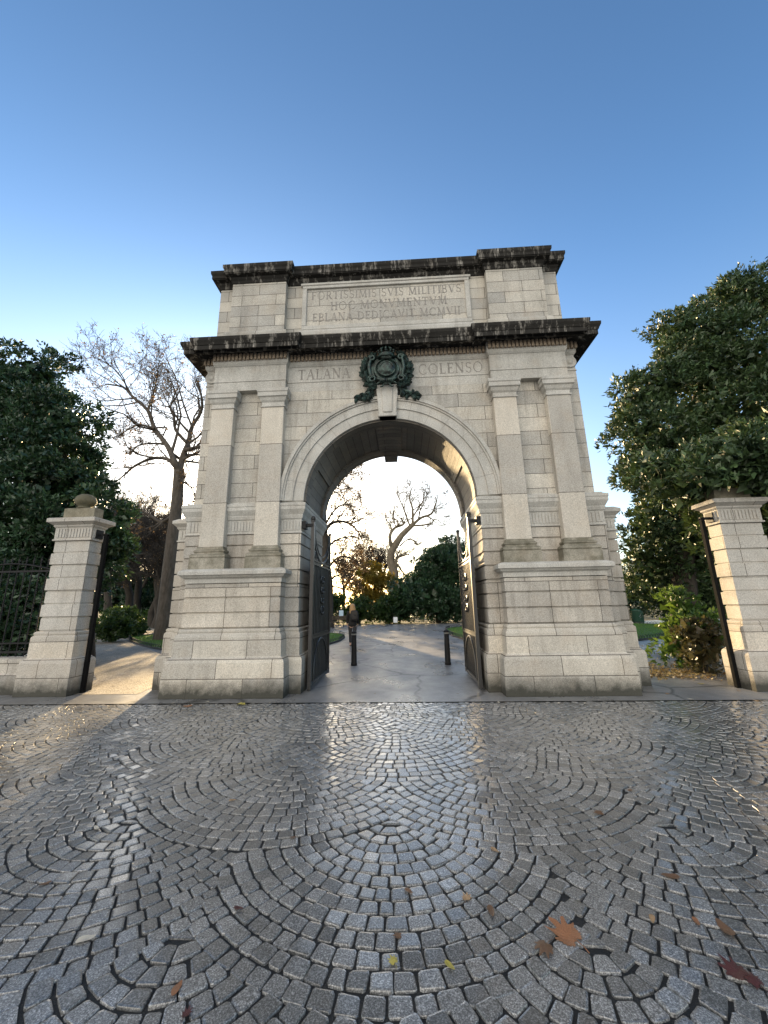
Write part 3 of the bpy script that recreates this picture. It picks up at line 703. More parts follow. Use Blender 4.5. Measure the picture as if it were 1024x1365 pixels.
mb.build('laurel_wreath', M['bronze'], cart)

# ------------------------------------------------------------------ gate leaves
def gate_leaf(name, loc, rz, label, L=1.72, group='wrought iron gate leaves'):
    root = tag(empty(name, loc, rz), label, 'gate', group)      # local x runs from the hinge to the free end
    mb = MB(); mb.box(-.035,.035,-.035,.035,.02,3.40); mb.ball((0,0,3.45), .055, 10, 8); mb.lathe((0,0,3.38), [(.05,0),(.05,.03),(.03,.04)], 10); mb.build('hinge_post', M['gateiron'], root)
    mb = MB(); mb.box(L-.03,L+.03,-.025,.025,.06,3.36); mb.ball((L,0,3.4), .045, 8, 6); mb.box(L-.09,L+.05,-.04,.04,1.02,1.22); mb.build('end_stile', M['gateiron'], root)
    for z, h in ((.08,.07),(.96,.05),(1.02,.025),(2.47,.04),(2.55,.025)):
        mb = MB(); mb.box(.035,L-.03,-.022,.022,z,z+h); mb.build('rail', M['gateiron'], root)
    mb = MB(); nb = 13
    for i in range(1, nb):
        x = .035+(L-.065)*i/nb
        mb.tube([(x,0,.99),(x,0,2.5)], .0125, 6)
        mb.tube([(x,.0,.1),(x,0,.97)], .011, 6)
    mb.build('bars', M['gateiron'], root)
    mb = MB(); mb.box(.03,L-.028,.024,.030,.10,2.50); mb.build('backing_sheet', M['gateiron'], root)
    mb = MB()
    mb.tube([(L/2-(L/2-.05)*math.cos(PI*i/20), 0, 3.32-.74*math.sin(PI*i/20)) for i in range(21)], .024, 6)      # sagging top
    mb.tube([(L/2-(L/2-.16)*math.cos(PI*i/20), 0, 3.34-.62*math.sin(PI*i/20)) for i in range(21)], .014, 6)
    mb.tube([(L/2-(L/2-.22)*math.cos(PI*i/20), -.015, .12+.80*math.sin(PI*i/20)**.8) for i in range(21)], .02, 6)   # arch of the lower panel
    for s in (-1, 1):
        for cz, r0 in ((2.68,.10),(2.86,.08)):
            mb.tube([(L/2+s*(.62+.0*cz)+r0*math.cos(a)*(1-a/12)*s, 0, cz+r0*math.sin(a)*(1-a/12)) for a in [i*.5 for i in range(16)]], .012, 5)
        for cz, r0 in ((2.18,.09),(1.95,.07),(1.72,.06),(1.52,.09)):
            mb.tube([(L/2+s*(.10+r0*math.cos(a)*(1-a/12)), -.03, cz+r0*math.sin(a)*(1-a/12)) for a in [i*.5 for i in range(16)]], .013, 5)
        for i in range(6):
            x = L/2+s*(.1+.13*i); zt = 3.32-.74*math.sin(math.acos(max(-1, min(1, (L/2-x)/(L/2-.05)))))
            mb.tube([(x,0,2.56),(x,0,zt)], .01, 5)
    for i in range(4):
        mb.ball((L/2, -.04, 1.45+.23*i), .035, 8, 6)
    mb.build('scrollwork', M['gateiron'], root)
    return root
gate_leaf('gate_leaf', (-1.66, .06, 0), PI/2-.02, 'black iron gate leaf in shade folded back against the left pier of the arch')
g2 = gate_leaf('gate_leaf', (1.66, .06, 0), PI/2+.0, 'black iron gate leaf catching golden sunlight against the right pier of the arch')
g2.scale = (1, -1, 1)
for s in (-1, 1):   # wall brackets that carry the leaves
    mb = MB(); mb.box(min(s*1.66, s*1.92), max(s*1.66, s*1.92), .0, .10, 3.27, 3.33); mb.box(min(s*1.80, s*1.91), max(s*1.80, s*1.91), -.04, .14, 3.22, 3.38); mb.build('gate_bracket', M['iron'], arch)

# ------------------------------------------------------------------ side gate piers, railing, low wall
def gate_pier(loc, label, ball=True):
    root = tag(empty('gate_pier', loc), label, 'gate pier', 'stone gate piers beside the arch')
    x0, x1, y0, y1 = -.41, .41, -.15, .22
    mb = MB(); mb.stack(x0, x1, y0, y1, rustic_profile([1.21, 1.475, 1.745, 2.01, 2.28, 2.545, 2.81, 3.07], 0, .02)); sh = mb.build('shaft', M['pier'], root, uv=True)
    mb = MB(); mb.stack(x0, x1, y0, y1, PLINTH); mb.build('plinth', M['pierplinth'], root, uv=True)
    mb = MB(); mb.stack(x0, x1, y0, y1, [(0,3.07),(.02,3.075),(.02,3.10),(0,3.11),(0,3.35),(.03,3.385),(.03,3.41),(.09,3.45),(.125,3.47),(.125,3.545),(.10,3.56),(-.02,3.59)])
    flutes(mb, x0+.04, x1-.04, y0, 3.14, 3.33); flutes_x(mb, y0+.05, y1-.05, x0, -1, 3.14, 3.33); flutes_x(mb, y0+.05, y1-.05, x1, 1, 3.14, 3.33)
    cap = mb.build('cap', M['pier'], root, uv=True)
    mb = MB(); mb.stack(x0+.06, x1-.06, y0+.06, y1-.06, [(0,3.58),(0,3.80),(-.02,3.815)]); mb.build('cap_block', M['piercap'], cap, uv=True)
    sx = 1 if ball else -1
    mb = MB(); mb.box(sx*.585-.035, sx*.585+.035, .03, .10, 0, 3.22); gp_ = mb.build('gate_post', M['post'], root)
    mb = MB(); mb.box(min(sx*.40, sx*.62), max(sx*.40, sx*.62), .045, .085, 3.19, 3.24); mb.box(min(sx*.405, sx*.44), max(sx*.405, sx*.44), -.04, .15, 3.13, 3.32); mb.build('bracket', M['iron'], gp_)
    if not ball: return root
    M['ball'] = stone('dark mossy finial stone', (.17,.155,.095), (.10,.09,.05), stain=.6, moss=.8)
    mb = MB(); mb.lathe((0,.035,3.81), [(.14,0),(.15,.025),(.10,.05),(.16,.08),(.205,.15),(.21,.19),(.18,.27),(.11,.325),(.02,.345)], 24); mb.build('ball_finial', M['ball'], root, smooth=True, uv=True)
    return root
gate_pier((-6.84, 0, 0), 'pale rusticated stone gate pier with mossy ball finial beside the iron railing')
gate_pier((6.97, 0, 0), 'rusticated stone gate pier with one sunlit golden side under the evergreen', False)
mb = MB(); mb.stack(-16, -7.27, -.02, .24, [(.06,0),(.06,.36),(.02,.40),(.02,.58),(.05,.60),(.05,.67),(-.05,.70)])
tag(mb.build('low_wall', M['wallstone'], None, uv=True), 'low granite wall carrying the black iron railing', 'wall')
rail = tag(empty('iron_railing', (-11.6, .11, .69)), 'black iron railing of tall bars on the low wall', 'railing')
mb = MB()
for i in range(50):
    x = 4.25-.17*i
    mb.tube([(x,0,.0),(x,0,1.98)], .013, 6); mb.tube([(x,0,1.98),(x,0,2.10)], [.022,.002], 6)
mb.build('bars', M['iron'], rail)
for z0, z1 in ((.08,.12),(.26,.29),(1.75,1.79)):
    mb = MB(); mb.box(-4.4,4.35,-.02,.02,z0,z1); mb.build('rail', M['iron'], rail)
mb = MB()
for q in range(4):
    x0 = 4.2-q*2.1; mb.tube([(x0-1.9*t, -.02, 1.80+.14*math.sin(PI*t)) for t in [i/14 for i in range(15)]], .016, 6)
mb.build('bow_rail', M['iron'], rail)

# ------------------------------------------------------------------ bollards
def bollard(loc, label):
    root = tag(empty('bollard', loc), label, 'bollard', 'bollards in the passage behind the arch')
    mb = MB(); mb.lathe((0,0,0), [(.088,0),(.088,.05),(.078,.07),(.074,.5),(.07,.80)], 20); mb.build('post', M['castiron'], root, smooth=True)
    mb = MB(); mb.lathe((0,0,.80), [(.073,0),(.075,.02),(.075,.035),(.07,.042)], 20); mb.build('band', plain('pale bollard band', (.2,.2,.19), .5, 0, .3, 30), root, smooth=True)
    mb = MB(); mb.lathe((0,0,.842), [(.076,0),(.08,.015),(.072,.04),(.042,.062),(.005,.07)], 20); mb.build('cap', M['castiron'], root, smooth=True)
bollard((-1.19, 3.28, 0), 'black bollard standing just in front of the walking woman')
bollard((1.385, 3.23, 0), 'black bollard near the sunlit gate leaf')

# ------------------------------------------------------------------ lawns
k = NT('lawn turf'); geo = k.n('ShaderNodeNewGeometry'); nz = k.noise(geo.outputs['Position'], 2.5, 6, .7); n2 = k.noise(geo.outputs['Position'], 60, 3, .7)
c = k.mix(k.ramp(nz, [(.3, 0.), (.7, 1.)]), (.045,.11,.012), (.085,.17,.02)); c = k.mix(1.0, c, k.ramp(n2, [(.3, .6), (.7, 1.4)]), 'MULTIPLY')
k.l(c, k.b.inputs['Base Color']); k.b.inputs['Roughness'].default_value = .8; k.l(k.bump(n2, .8, .04), k.b.inputs['Normal']); M['turf'] = k.m
M['blade'] = leafmat('grass blades', (.05,.12,.012), (.11,.21,.025), .6, .35, (.2,.36,.03))
M['kerb'] = plain('dark lawn edging', (.03,.03,.028), .7, 0, .4, 12)
def smooth_poly(pts, it=2):
    for _ in range(it):
        q = []
        for i in range(len(pts)):
            a, b = pts[i], pts[(i+1) % len(pts)]
            q += [(a[0]*.75+b[0]*.25, a[1]*.75+b[1]*.25), (a[0]*.25+b[0]*.75, a[1]*.25+b[1]*.75)]
        pts = q
    return pts
def inside(x, y, pts):
    c = False; n = len(pts)
    for i in range(n):
        x0, y0 = pts[i]; x1, y1 = pts[i-1]
        if (y0 > y) != (y1 > y) and x < (x1-x0)*(y-y0)/(y1-y0)+x0: c = not c
    return c
def lawn(pts, nblade, lab, base=.045, mat='turf', blades=True):
    P = smooth_poly(pts)
    poly_sheet('lawn', P, base, M[mat])
    xs = [p[0] for p in P]; ys = [p[1] for p in P]
    V = []; F = []
    m = 0
    while blades and m < nblade:
        x, y = U(min(xs), max(xs)), U(min(ys), max(ys))
        if not inside(x, y, P): continue
        m += 1; h = U(.03,.075); a = U(0, 2*PI); w_ = U(.004,.009); b = len(V); dx, dy = math.cos(a)*w_, math.sin(a)*w_; lx, ly = U(-.03,.03), U(-.03,.03)
        V += [(x-dx,y-dy,base-.005),(x+dx,y+dy,base-.005),(x+lx,y+ly,base+h)]; F.append((b,b+1,b+2))
    if V:
        me = bpy.data.meshes.new('grass'); me.from_pydata(V, [], F); tag(ob('grass', me, M['blade']), lab[0], 'grass', kind='stuff')
    mb = MB(); n = len(P)
    for i in range(n):
        a = Vector((*P[i], 0)); b = Vector((*P[(i+1) % n], 0)); d = (b-a)
        if d.length < .01: continue
        t = d.normalized(); nn = Vector((-t.y, t.x, 0))*.03
        mb.add([a-nn, b-nn, b+nn, a+nn, a-nn+Vector((0,0,.07)), b-nn+Vector((0,0,.07)), b+nn+Vector((0,0,.07)), a+nn+Vector((0,0,.07))], [(0,3,2,1),(4,5,6,7),(0,1,5,4),(1,2,6,5),(2,3,7,6),(3,0,4,7)])
        c = 0
        while c < d.length:   # low hoops
            p = a+t*c; q = a+t*min(c+.32, d.length+.1)
            mb.tube([p.lerp(q, e/8)+Vector((0,0,.05+.15*math.sin(PI*e/8))) for e in range(9)], .011, 4)
            c += .25
    tag(mb.build('lawn_edging', M['kerb']), lab[1], 'edging', 'low hooped edgings')
lawn([(-2.75,8.0),(-2.9,14.9),(-6,16.2),(-12,17.2),(-16.5,16.6),(-15.6,14.0),(-9.6,7.5),(-6,6.2)], 26000, ('short green grass on the lawn left of the central drive', 'low dark hooped edging round the lawn beyond the left gate leaf'))
lawn([(2.75,8.6),(2.5,18.9),(6,20.6),(12,21.2),(16.9,20.9),(16.6,15.2),(10.3,9.0),(6,7.4)], 36000, ('short bright green grass on the lawn right of the central drive', 'low dark hooped edging round the lawn beyond the right gate leaf'))

# ------------------------------------------------------------------ trees
def leaves_mesh(name, C, D, L, W, fold=.25):
    """C centres (n,3), D directions (n,3): one folded leaf each"""
    n = len(C); D = D/np.linalg.norm(D, axis=1)[:, None]
    rnd = RNG.normal(size=(n, 3)); S = np.cross(D, rnd); S /= np.linalg.norm(S, axis=1)[:, None]+1e-9; N = np.cross(S, D)
    L = L[:, None]; W = W[:, None]
    base = C; mid = C+D*L*.45; tip = C+D*L-N*L*.12
    v = np.stack([base, mid+S*W*.5+N*W*fold, tip, mid-S*W*.5+N*W*fold], 1).reshape(-1, 3)
    me = bpy.data.meshes.new(name); me.vertices.add(4*n); me.vertices.foreach_set('co', v.astype(np.float32).ravel())
    me.loops.add(4*n); me.loops.foreach_set('vertex_index', np.arange(4*n, dtype=np.int32))
    me.polygons.add(n); me.polygons.foreach_set('loop_start', np.arange(n, dtype=np.int32)*4); me.polygons.foreach_set('loop_total', np.full(n, 4, dtype=np.int32))
    me.update(); me.validate(); return me
def unit(n):
    d = RNG.normal(size=(n, 3)); return d/np.linalg.norm(d, axis=1)[:, None]
def foliage(blobs, ntips, per, leaf, width, core=0, coresize=.3, shell=(.78,1.05), up=.35, spread=1.0, clump=None, pertip=26):
    """blobs (centre, radii) carry clumps on their skin, clumps carry rosettes of leaves"""
    B = np.array([[*c, *r] for c, r in blobs]); area = (B[:,3]*B[:,4]+B[:,3]*B[:,5]+B[:,4]*B[:,5]); pr = area/area.sum()
    nc = max(6, ntips//pertip); clump = clump or leaf*3.2
    idx = RNG.choice(len(B), nc, p=pr); d = unit(nc)
    cc_ = B[idx, :3]+d*B[idx, 3:]*(RNG.uniform(*shell, nc)-.0)[:, None]-d*clump*.45
    keep = np.ones(nc, bool)
    for j in range(len(B)):
        q = np.linalg.norm((cc_-B[j, :3])/B[j, 3:], axis=1); keep &= ~((q < .6) & (idx != j))
    keep &= cc_[:, 2] > -.1
    cc_ = cc_[keep]; d = d[keep]; nc = len(cc_)
    cr = clump*RNG.uniform(.55, 1.35, nc)
    k_ = np.repeat(np.arange(nc), np.maximum(4, (pertip*(cr/clump)**2).astype(int))); n = len(k_)
    e = unit(n)+d[k_]*.55; e[:, 2] += .35; e /= np.linalg.norm(e, axis=1)[:, None]
    rr_ = RNG.uniform(.55, 1.05, n); rr_ = np.where(RNG.random(n) < .06, rr_*1.45, rr_)
    tip = cc_[k_]+e*np.array([1, 1, .72])*(cr[k_]*rr_)[:, None]
    ok_ = tip[:, 2] > .05; tip = tip[ok_]; e = e[ok_]; n = len(tip)
    ax = e+RNG.normal(size=(n, 3))*.25; ax[:, 2] += up; ax /= np.linalg.norm(ax, axis=1)[:, None]
    C = np.repeat(tip, per, 0)+RNG.normal(size=(n*per, 3))*leaf*.28
    D = np.repeat(ax, per, 0)+RNG.normal(size=(n*per, 3))*.72*spread
    L = RNG.uniform(.65, 1.25, n*per)*leaf; W = L*width*RNG.uniform(.8, 1.2, n*per)
    if core:
        ci = RNG.choice(len(B), core, p=pr); cdv = unit(core)
        co = B[ci, :3]+cdv*B[ci, 3:]*RNG.uniform(.15, .62, core)[:, None]; co[:, 2] = np.maximum(co[:, 2], .15)
        C = np.concatenate([C, co]); D = np.concatenate([D, RNG.normal(size=(core, 3))]); L = np.concatenate([L, RNG.uniform(.7, 1.2, core)*coresize]); W = np.concatenate([W, RNG.uniform(.5, .8, core)*coresize])
    return C, D, L, W
M['holm'] = leafmat('dark evergreen leaves', (.016,.042,.020), (.045,.092,.042), .36, .10, (.08,.16,.02))
M['holm2'] = leafmat('olive evergreen leaves', (.024,.052,.018), (.070,.115,.040), .46, .08, (.14,.20,.03))
M['shrub'] = leafmat('shrub leaves', (.012,.035,.010), (.045,.085,.020), .4, .25, (.16,.25,.03))
M['fern'] = leafmat('light shrub leaves', (.03,.075,.018), (.08,.15,.03), .45, .3, (.2,.3,.04))
M['gold'] = leafmat('golden autumn leaves', (.12,.10,.015), (.28,.22,.035), .5, .45, (.5,.34,.05))
M['redshrub'] = leafmat('reddish shrub leaves', (.030,.034,.018), (.085,.070,.036), .35, .2, (.2,.18,.05))
M['dead'] = leafmat('withered tree leaves', (.09,.062,.038), (.17,.12,.07), .6, .35, (.3,.18,.06))
M['bark'] = barkmat('grey brown bark', (.055,.045,.035), (.12,.10,.08))
M['darkbark'] = barkmat('dark bark', (.028,.022,.017), (.06,.05,.038))
M['palebark'] = barkmat('pale bark', (.10,.08,.055), (.22,.18,.125))
def sizeat(Y, px, py):   # metres per photo pixel there
    return (at(px+1, py, Y)-at(px, py, Y)).length
def blobs_px(lst, Y0):
    out = []
    for px, py, r, dy in lst:
        c = at(px, py, Y0+dy); s = sizeat(Y0+dy, px, py)*r
        out.append(((c.x, c.y, c.z), (s, min(s, 2.4)*1.0, s)))
    return out
def leafy_tree(name, label, cat, base, blobs, mat, bark, trunk_r, ntips, per, leaf, width, core, coresize, group=None, shell=(.72,1.03), limbs=8, part='crown'):
    root = tag(empty(name, base), label, cat, group); b = Vector(base)
    C, D, L, W = foliage(blobs, ntips, per, leaf, width, core, coresize, shell)
    o = ob(part, leaves_mesh(part, C-np.array(base), D, L, W), mat, root)
    mb = MB()
    top = max((Vector(c) for c, r in blobs), key=lambda c: c.z)-b
    axis = [Vector((0,0,-.05)), Vector((top.x*.15, top.y*.15, top.z*.3)), Vector((top.x*.5, top.y*.5, top.z*.65)), top]
    mb.tube(axis, [trunk_r*1.25, trunk_r, trunk_r*.6, trunk_r*.15], 10)
    for c, r in random.sample(blobs, min(limbs, len(blobs))):
        e = Vector(c)-b; t = U(.25,.55); s = axis[0].lerp(axis[2], t)
        mb.tube([s, s.lerp(e, .5)+Vector((0,0,-.1)), e], [trunk_r*.45, trunk_r*.3, trunk_r*.1], 7)
    mb.build('trunk', bark, root, smooth=True)
    return root

class Bare:
    def __init__(s, seed, maxlev=4, twig=.009):
        s.r = random.Random(seed); s.big = MB(); s.tw = MB(); s.tips = []; s.maxlev = maxlev; s.twig = twig
    def grow(s, p, d, L, r, lev, upb=.12, dens=1.0):
        rr = s.r; n = 5 if lev < 2 else 4; pts = [p.copy()]; d = d.normalized(); rs = [r]
        wob = .22 if lev < 2 else .32
        for i in range(n):
            d = (d+Vector((rr.gauss(0,wob), rr.gauss(0,wob), rr.gauss(0,wob)+upb))).normalized()
            p = p+d*(L/n); pts.append(p.copy()); rs.append(max(s.twig*.6, r*(1-.75*(i+1)/n)))
        (s.big if r > .045 else s.tw).tube(pts, rs, 7 if r > .06 else (4 if r > .02 else 3), cap=False)
        s.kids(pts, rs, L, lev, upb, dens)
    def kids(s, pts, rs, L, lev, upb, dens=1.0, lo=.2):
        rr = s.r
        if lev >= s.maxlev:
            s.tips += pts[1:]; return
        m = len(pts)-1
        nk = rr.randint(5, 8) if lev > 0 else rr.randint(6, 8)
        nk = max(2, int(nk*dens))
        for q in range(nk):
            t = lo+(1-lo)*(q+rr.random())/nk; i = min(m-1, int(t*m)); f = t*m-i
            p = pts[i].lerp(pts[i+1], f); ax = (pts[i+1]-pts[i]).normalized()
            sd_ = ax.cross(Vector((rr.gauss(0,1), rr.gauss(0,1), rr.gauss(0,1)))).normalized()
            an = rr.uniform(.45, 1.05) if t < .95 else rr.uniform(.1, .5)
            dd = ax*math.cos(an)+sd_*math.sin(an)
            r0 = rs[i]*(1-f)+rs[i+1]*f
            s.grow(p, dd, L*rr.uniform(.38,.62)*(1.15-.45*t), max(s.twig, r0*rr.uniform(.45,.7)), lev+1, upb)
    def limb(s, pts, r0, r1, lev=1, upb=.12, dens=1.0, lo=.15):
        pts = [Vector(p) for p in pts]
        # smooth and thicken with small kinks
        q = []
        for i in range(len(pts)-1):
            for e in range(3):
                t = e/3; a = pts[max(i-1,0)]; b = pts[i]; c = pts[i+1]; d = pts[min(i+2, len(pts)-1)]
                q.append(.5*((2*b)+(c-a)*t+(2*a-5*b+4*c-d)*t*t+(3*b-a-3*c+d)*t*t*t))
        q.append(pts[-1]); m = len(q)-1
        rs = [r0+(r1-r0)*(i/m) for i in range(m+1)]
        s.big.tube(q, rs, 9 if r0 > .1 else 6, cap=False)
        L = sum((q[i+1]-q[i]).length for i in range(m))
        s.kids(q, rs, L, lev, upb, dens, lo)
        return q
    def finish(s, name, label, base, bark, leaves=0, leafm=None, leafsize=.1, group=None, cat='tree'):
        root = tag(empty(name, base), label, cat, group); b = Vector(base)
        for mb, nm in ((s.big, 'trunk'), (s.tw, 'crown')):
            mb.v = [(x-b.x, y-b.y, z-b.z) for x, y, z in mb.v]
            if mb.v: mb.build(nm, bark, root, smooth=True)
        if leaves:
            t = np.array([s.r.choice(s.tips) for _ in range(leaves)])-np.array(base); t += RNG.normal(size=t.shape)*.12
            D = RNG.normal(size=t.shape); D[:, 2] -= .5
            L = RNG.uniform(.6,1.3,leaves)*leafsize
            ob('leaves', leaves_mesh('leaves', t, D, L, L*.75), leafm, root)
        return root

# left evergreen behind the railing, right evergreen behind the right pier
lb = blobs_px([(48,500,42,0),(30,545,62,.3),(75,570,48,-.2),(40,620,80,.2),(95,640,52,0),(55,690,75,-.4),(120,690,42,0),(150,712,30,0),(20,740,85,0),(110,745,45,.2),(-45,560,95,.5),(-60,680,120,.3),(5,800,75,.2),(-80,790,95,.2),(85,790,45,.8),(20,800,60,-1.6),(-30,820,70,-1.8),(55,830,45,-1.5),(10,850,45,-1.8),(165,690,20,.3),(140,720,28,.6),(150,740,18,1.)], 3.6)
leafy_tree('evergreen_tree', 'dense dark conical evergreen tree rising behind the railing and ball-topped pier', 'tree', (-9.6,4.0,0), lb, M['holm'], M['darkbark'], .28, 19000, 8, .165, .40, 16000, .24)
rb = blobs_px([(1012,405,52,.2),(960,440,50,0),(925,480,50,0),(985,490,75,.2),(880,520,42,0),(930,560,70,0),(853,535,34,0),(905,445,34,0),(965,395,30,.2),(1010,580,85,-.2),(860,580,45,0),(850,625,38,0),(900,640,60,-.2),(960,680,60,.4),(870,690,42,.3),(925,735,55,.9),(1060,690,100,.6),(1090,520,120,.4),(1120,640,120,.4),(858,745,34,1.2),(858,788,24,2.6),(890,798,30,2.9),(925,785,38,2.4),(955,755,34,1.5),(870,700,45,.5),(945,700,50,.3),(905,770,36,3.2),(900,775,34,1.6),(1010,760,60,1.6),(948,628,22,-3.3),(985,622,30,-3.2),(1030,640,30,-3.2),(915,640,24,-2.6)], 4.2)
rb += [((6.9,-.6,4.22),(.95,.5,.36)),((7.7,-.6,4.1),(.7,.5,.4)),((6.2,-.3,4.0),(.45,.45,.35)),((6.62,-.15,3.98),(.6,.42,.36)),((7.3,-.2,4.0),(.65,.45,.38)),((6.35,.35,3.8),(.4,.5,.4)),((7.9,-.1,3.8),(.5,.5,.5)),((6.9,.5,4.45),(.8,.75,.62)),((7.6,.3,4.4),(.9,.8,.7)),((6.3,1.2,4.6),(.7,.8,.7)),((7.3,-.1,4.75),(.7,.6,.6)),((8.3,.6,4.2),(.9,.8,.9)),((7.7,1.3,3.4),(.5,.6,.9))]
leafy_tree('evergreen_tree', 'broad olive green evergreen tree overhanging the sunlit gate pier', 'tree', (9.0,5.2,0), rb, M['holm2'], M['darkbark'], .32, 21000, 8, .17, .36, 18000, .25)

# big bare plane tree seen through the left gateway
def P_(lst, Y, seed=0, amp=.5):
    r = random.Random(seed); out = []; y = Y
    for i, (px, py) in enumerate(lst):
        if i: y += r.uniform(-amp, amp)
        out.append(at(px, py, y))
    return out
T = Bare(11, 4, .011)
tb = gnd(219, 853)
tr = [Vector((tb.x, tb.y, -.1))]+[at(px, py, tb.y) for px, py in ((222,810),(226,760),(231,715),(236,670),(239,625))]
T.big.tube(tr, [.56,.43,.37,.34,.31,.28], 14, cap=False)
tips0 = len(T.tips)
YT = tb.y
for pts, r0, r1, sd_ in (
    ([(239,628),(232,614),(223,594),(206,571),(197,547),(177,529),(164,516),(141,512)], .24, .05, 1),
    ([(197,547),(203,530),(206,518),(210,497),(212,482)], .10, .03, 2),
    ([(206,571),(186,566),(172,572),(160,579)], .10, .03, 3),
    ([(219,592),(203,591),(184,594),(175,605)], .10, .03, 4),
    ([(234,622),(223,612),(203,611),(180,621),(166,633),(152,644)], .16, .04, 5),
    ([(239,628),(245,605),(251,590),(256,569),(268,549),(269,530),(262,505)], .24, .05, 6),
    ([(249,590),(234,573),(232,556),(227,542),(236,528),(243,512)], .13, .03, 7),
    ([(247,600),(265,596),(295,590),(330,560)], .16, .05, 8),
    ([(245,612),(262,606),(300,612)], .12, .04, 9),
    ([(234,684),(215,696),(199,686),(184,681),(165,690)], .13, .04, 10),
    ([(177,529),(163,505),(150,490),(122,474)], .06, .02, 12),
    ([(256,569),(245,540),(235,505),(222,478)], .09, .02, 13),
    ([(240,640),(255,650),(262,668)], .08, .03, 14)):
    T.limb(P_(pts, YT, sd_), r0*.82, r1*.8, 1, .10, 1.7)
T.finish('bare_tree', 'tall leafless tree with thick leaning trunk growing in the lawn beyond the left gateway', (tb.x, tb.y, 0), M['bark'], 2600, M['dead'], .12)
# pale twisted tree behind the dark shrub, through the arch
T = Bare(23, 4, .022); YC = 46
T.big.tube([at(524,842,YC), at(525,790,YC), at(525.6,764,YC), at(520.7,748,YC), at(521.7,735,YC), at(526.6,727,YC), at(536,713,YC), at(550,699.6,YC)], [.75,.68,.62,.56,.54,.5,.42,.34], 12, cap=False)
for pts, r0, r1, sd_ in (
    ([(523,732),(519.7,715),(526.6,703.5),(538,699),(534,690)], .30, .10, 1), ([(530,702),(530,694),(522,691),(514,689)], .14, .05, 2),
    ([(550,699.6),(561.7,690),(575,685),(581,672),(584,660)], .24, .05, 3), ([(549,701),(573,698.6),(580,692),(588,697)], .16, .05, 4),
    ([(550,700),(550,678),(546,664),(550,648)], .22, .05, 5), ([(550,690),(558,677),(564,668),(566,655)], .14, .04, 6),
    ([(546,700),(538,678),(532,664),(528,652)], .14, .04, 7), ([(528,758),(528.5,744.5),(536,741),(546,739)], .26, .08, 8),
    ([(533,728),(544,719),(553,721),(560,731)], .12, .04, 9), ([(530,752),(538,764),(545,768)], .18, .06, 10)):
    T.limb(P_(pts, YC, sd_, .9), r0, r1, 1, .10, 1.0)
b = at(524,842,YC); T.finish('bare_tree', 'pale sunlit bare tree with a twisted trunk behind the dark evergreen shrub', (b.x, YC, 0), M['palebark'])
# tree with hanging twigs at the left of the opening
T = Bare(31, 4, .013); YL = 22.5
tb = gnd(432, 836); tb = Vector((at(437,820,YL).x, YL, 0))
T.big.tube([tb+Vector((0,0,-.1)), at(438,785,YL), at(434,740,YL), at(431,690,YL), at(430,640,YL)], [.45,.38,.33,.28,.2], 10, cap=False)
for pts, r0, r1, sd_ in (
    ([(430,715),(440,699),(454,695),(466,698),(476,707),(484,722)], .15, .04, 1), ([(428,690),(440,660),(455,640),(470,628)], .13, .03, 2),
    ([(424,660),(440,635),(452,620),(466,612)], .10, .03, 3), ([(433,735),(445,722),(460,716),(474,716)], .10, .03, 4),
    ([(436,760),(448,745),(462,742),(478,750)], .10, .03, 5),
    ([(431,705),(446,680),(462,672),(480,680)], .09, .03, 8), ([(437,775),(448,768),(460,766),(470,774)], .08, .03, 9)):
    T.limb(P_(pts, YL, sd_, .7), r0*1.1, r1*1.1, 1, .0, 1.8)
T.finish('bare_tree', 'fine twigged tree with withered brown leaves beyond the shaded gate leaf', tuple(tb), M['darkbark'], 6000, M['dead'], .12)
# generic bare trees that fill the park behind
def generic_bare(seed, H, R0, name, label, loc, leaves=0, group=None, bark='bark', twig=.014):
    T = Bare(seed, 4, twig); r = random.Random(seed)
    base = Vector((0,0,-.1)); pts = [base]
    for i in range(4): pts.append(pts[-1]+Vector((r.gauss(0,.25), r.gauss(0,.25), H*.11)))
    T.big.tube(pts, [R0*1.3,R0,R0*.92,R0*.85,R0*.75], 10, cap=False)
    for q in range(6):
        a = q*PI/3+r.uniform(-.4,.4); el = r.uniform(.6,1.25); d = Vector((math.cos(a)*math.cos(el), math.sin(a)*math.cos(el), math.sin(el)))
        T.grow(pts[-1]+Vector((0,0,-.15*(q % 4)*H*.1)), d, H*r.uniform(.38,.6), R0*r.uniform(.4,.62), 0, .10)
    return T.finish(name, label, (0,0,0), M[bark], leaves, M['dead'], .16, group), T
def copy_tree(o, parent=None):
    c = o.copy(); COL.objects.link(c); c.parent = parent
    for ch in o.children: copy_tree(ch, c)
    return c
GB = 'bare trees in the woods of the park'
w1, _ = generic_bare(101, 13, .34, 'bare_tree', 'slim dark leafless tree among the woods far behind', (0,0,0), 1500, GB, 'darkbark')
w2, _ = generic_bare(202, 15, .42, 'bare_tree', 'slim dark leafless tree among the woods far behind', (0,0,0), 0, GB, 'darkbark')
w1.location = (-24.5, 30, 0); w2.location = (-30.5, 35, 0)
for i, (x, y, s, rz) in enumerate([(-32,38,1.0,1),(-34,46,.9,2),(-33,40,.85,4),(-34,33,1.05,3),(-4.5,50,.8,5),(-39,45,1.1,.5),(-40,57,1.1,1.5),(-6.5,36,.62,2.5),(-3.5,52,.8,3.3),(16,50,.85,.3),(24,44,.9,1.2),(-48,50,1.1,2.2),(12.5,58,.85,3.1),(34,40,1.,2),(-24.2,23.5,.72,.7),(-22.6,27.5,.8,2.9),(-28.5,27.5,.85,4.1),(-21.5,31.5,.8,5.3),(-32,31,.9,1.9)]):
    o = copy_tree(w1 if i % 2 else w2); o.location = (x, y, 0); o.rotation_euler = (0,0,rz); o.scale = (s,s,s)

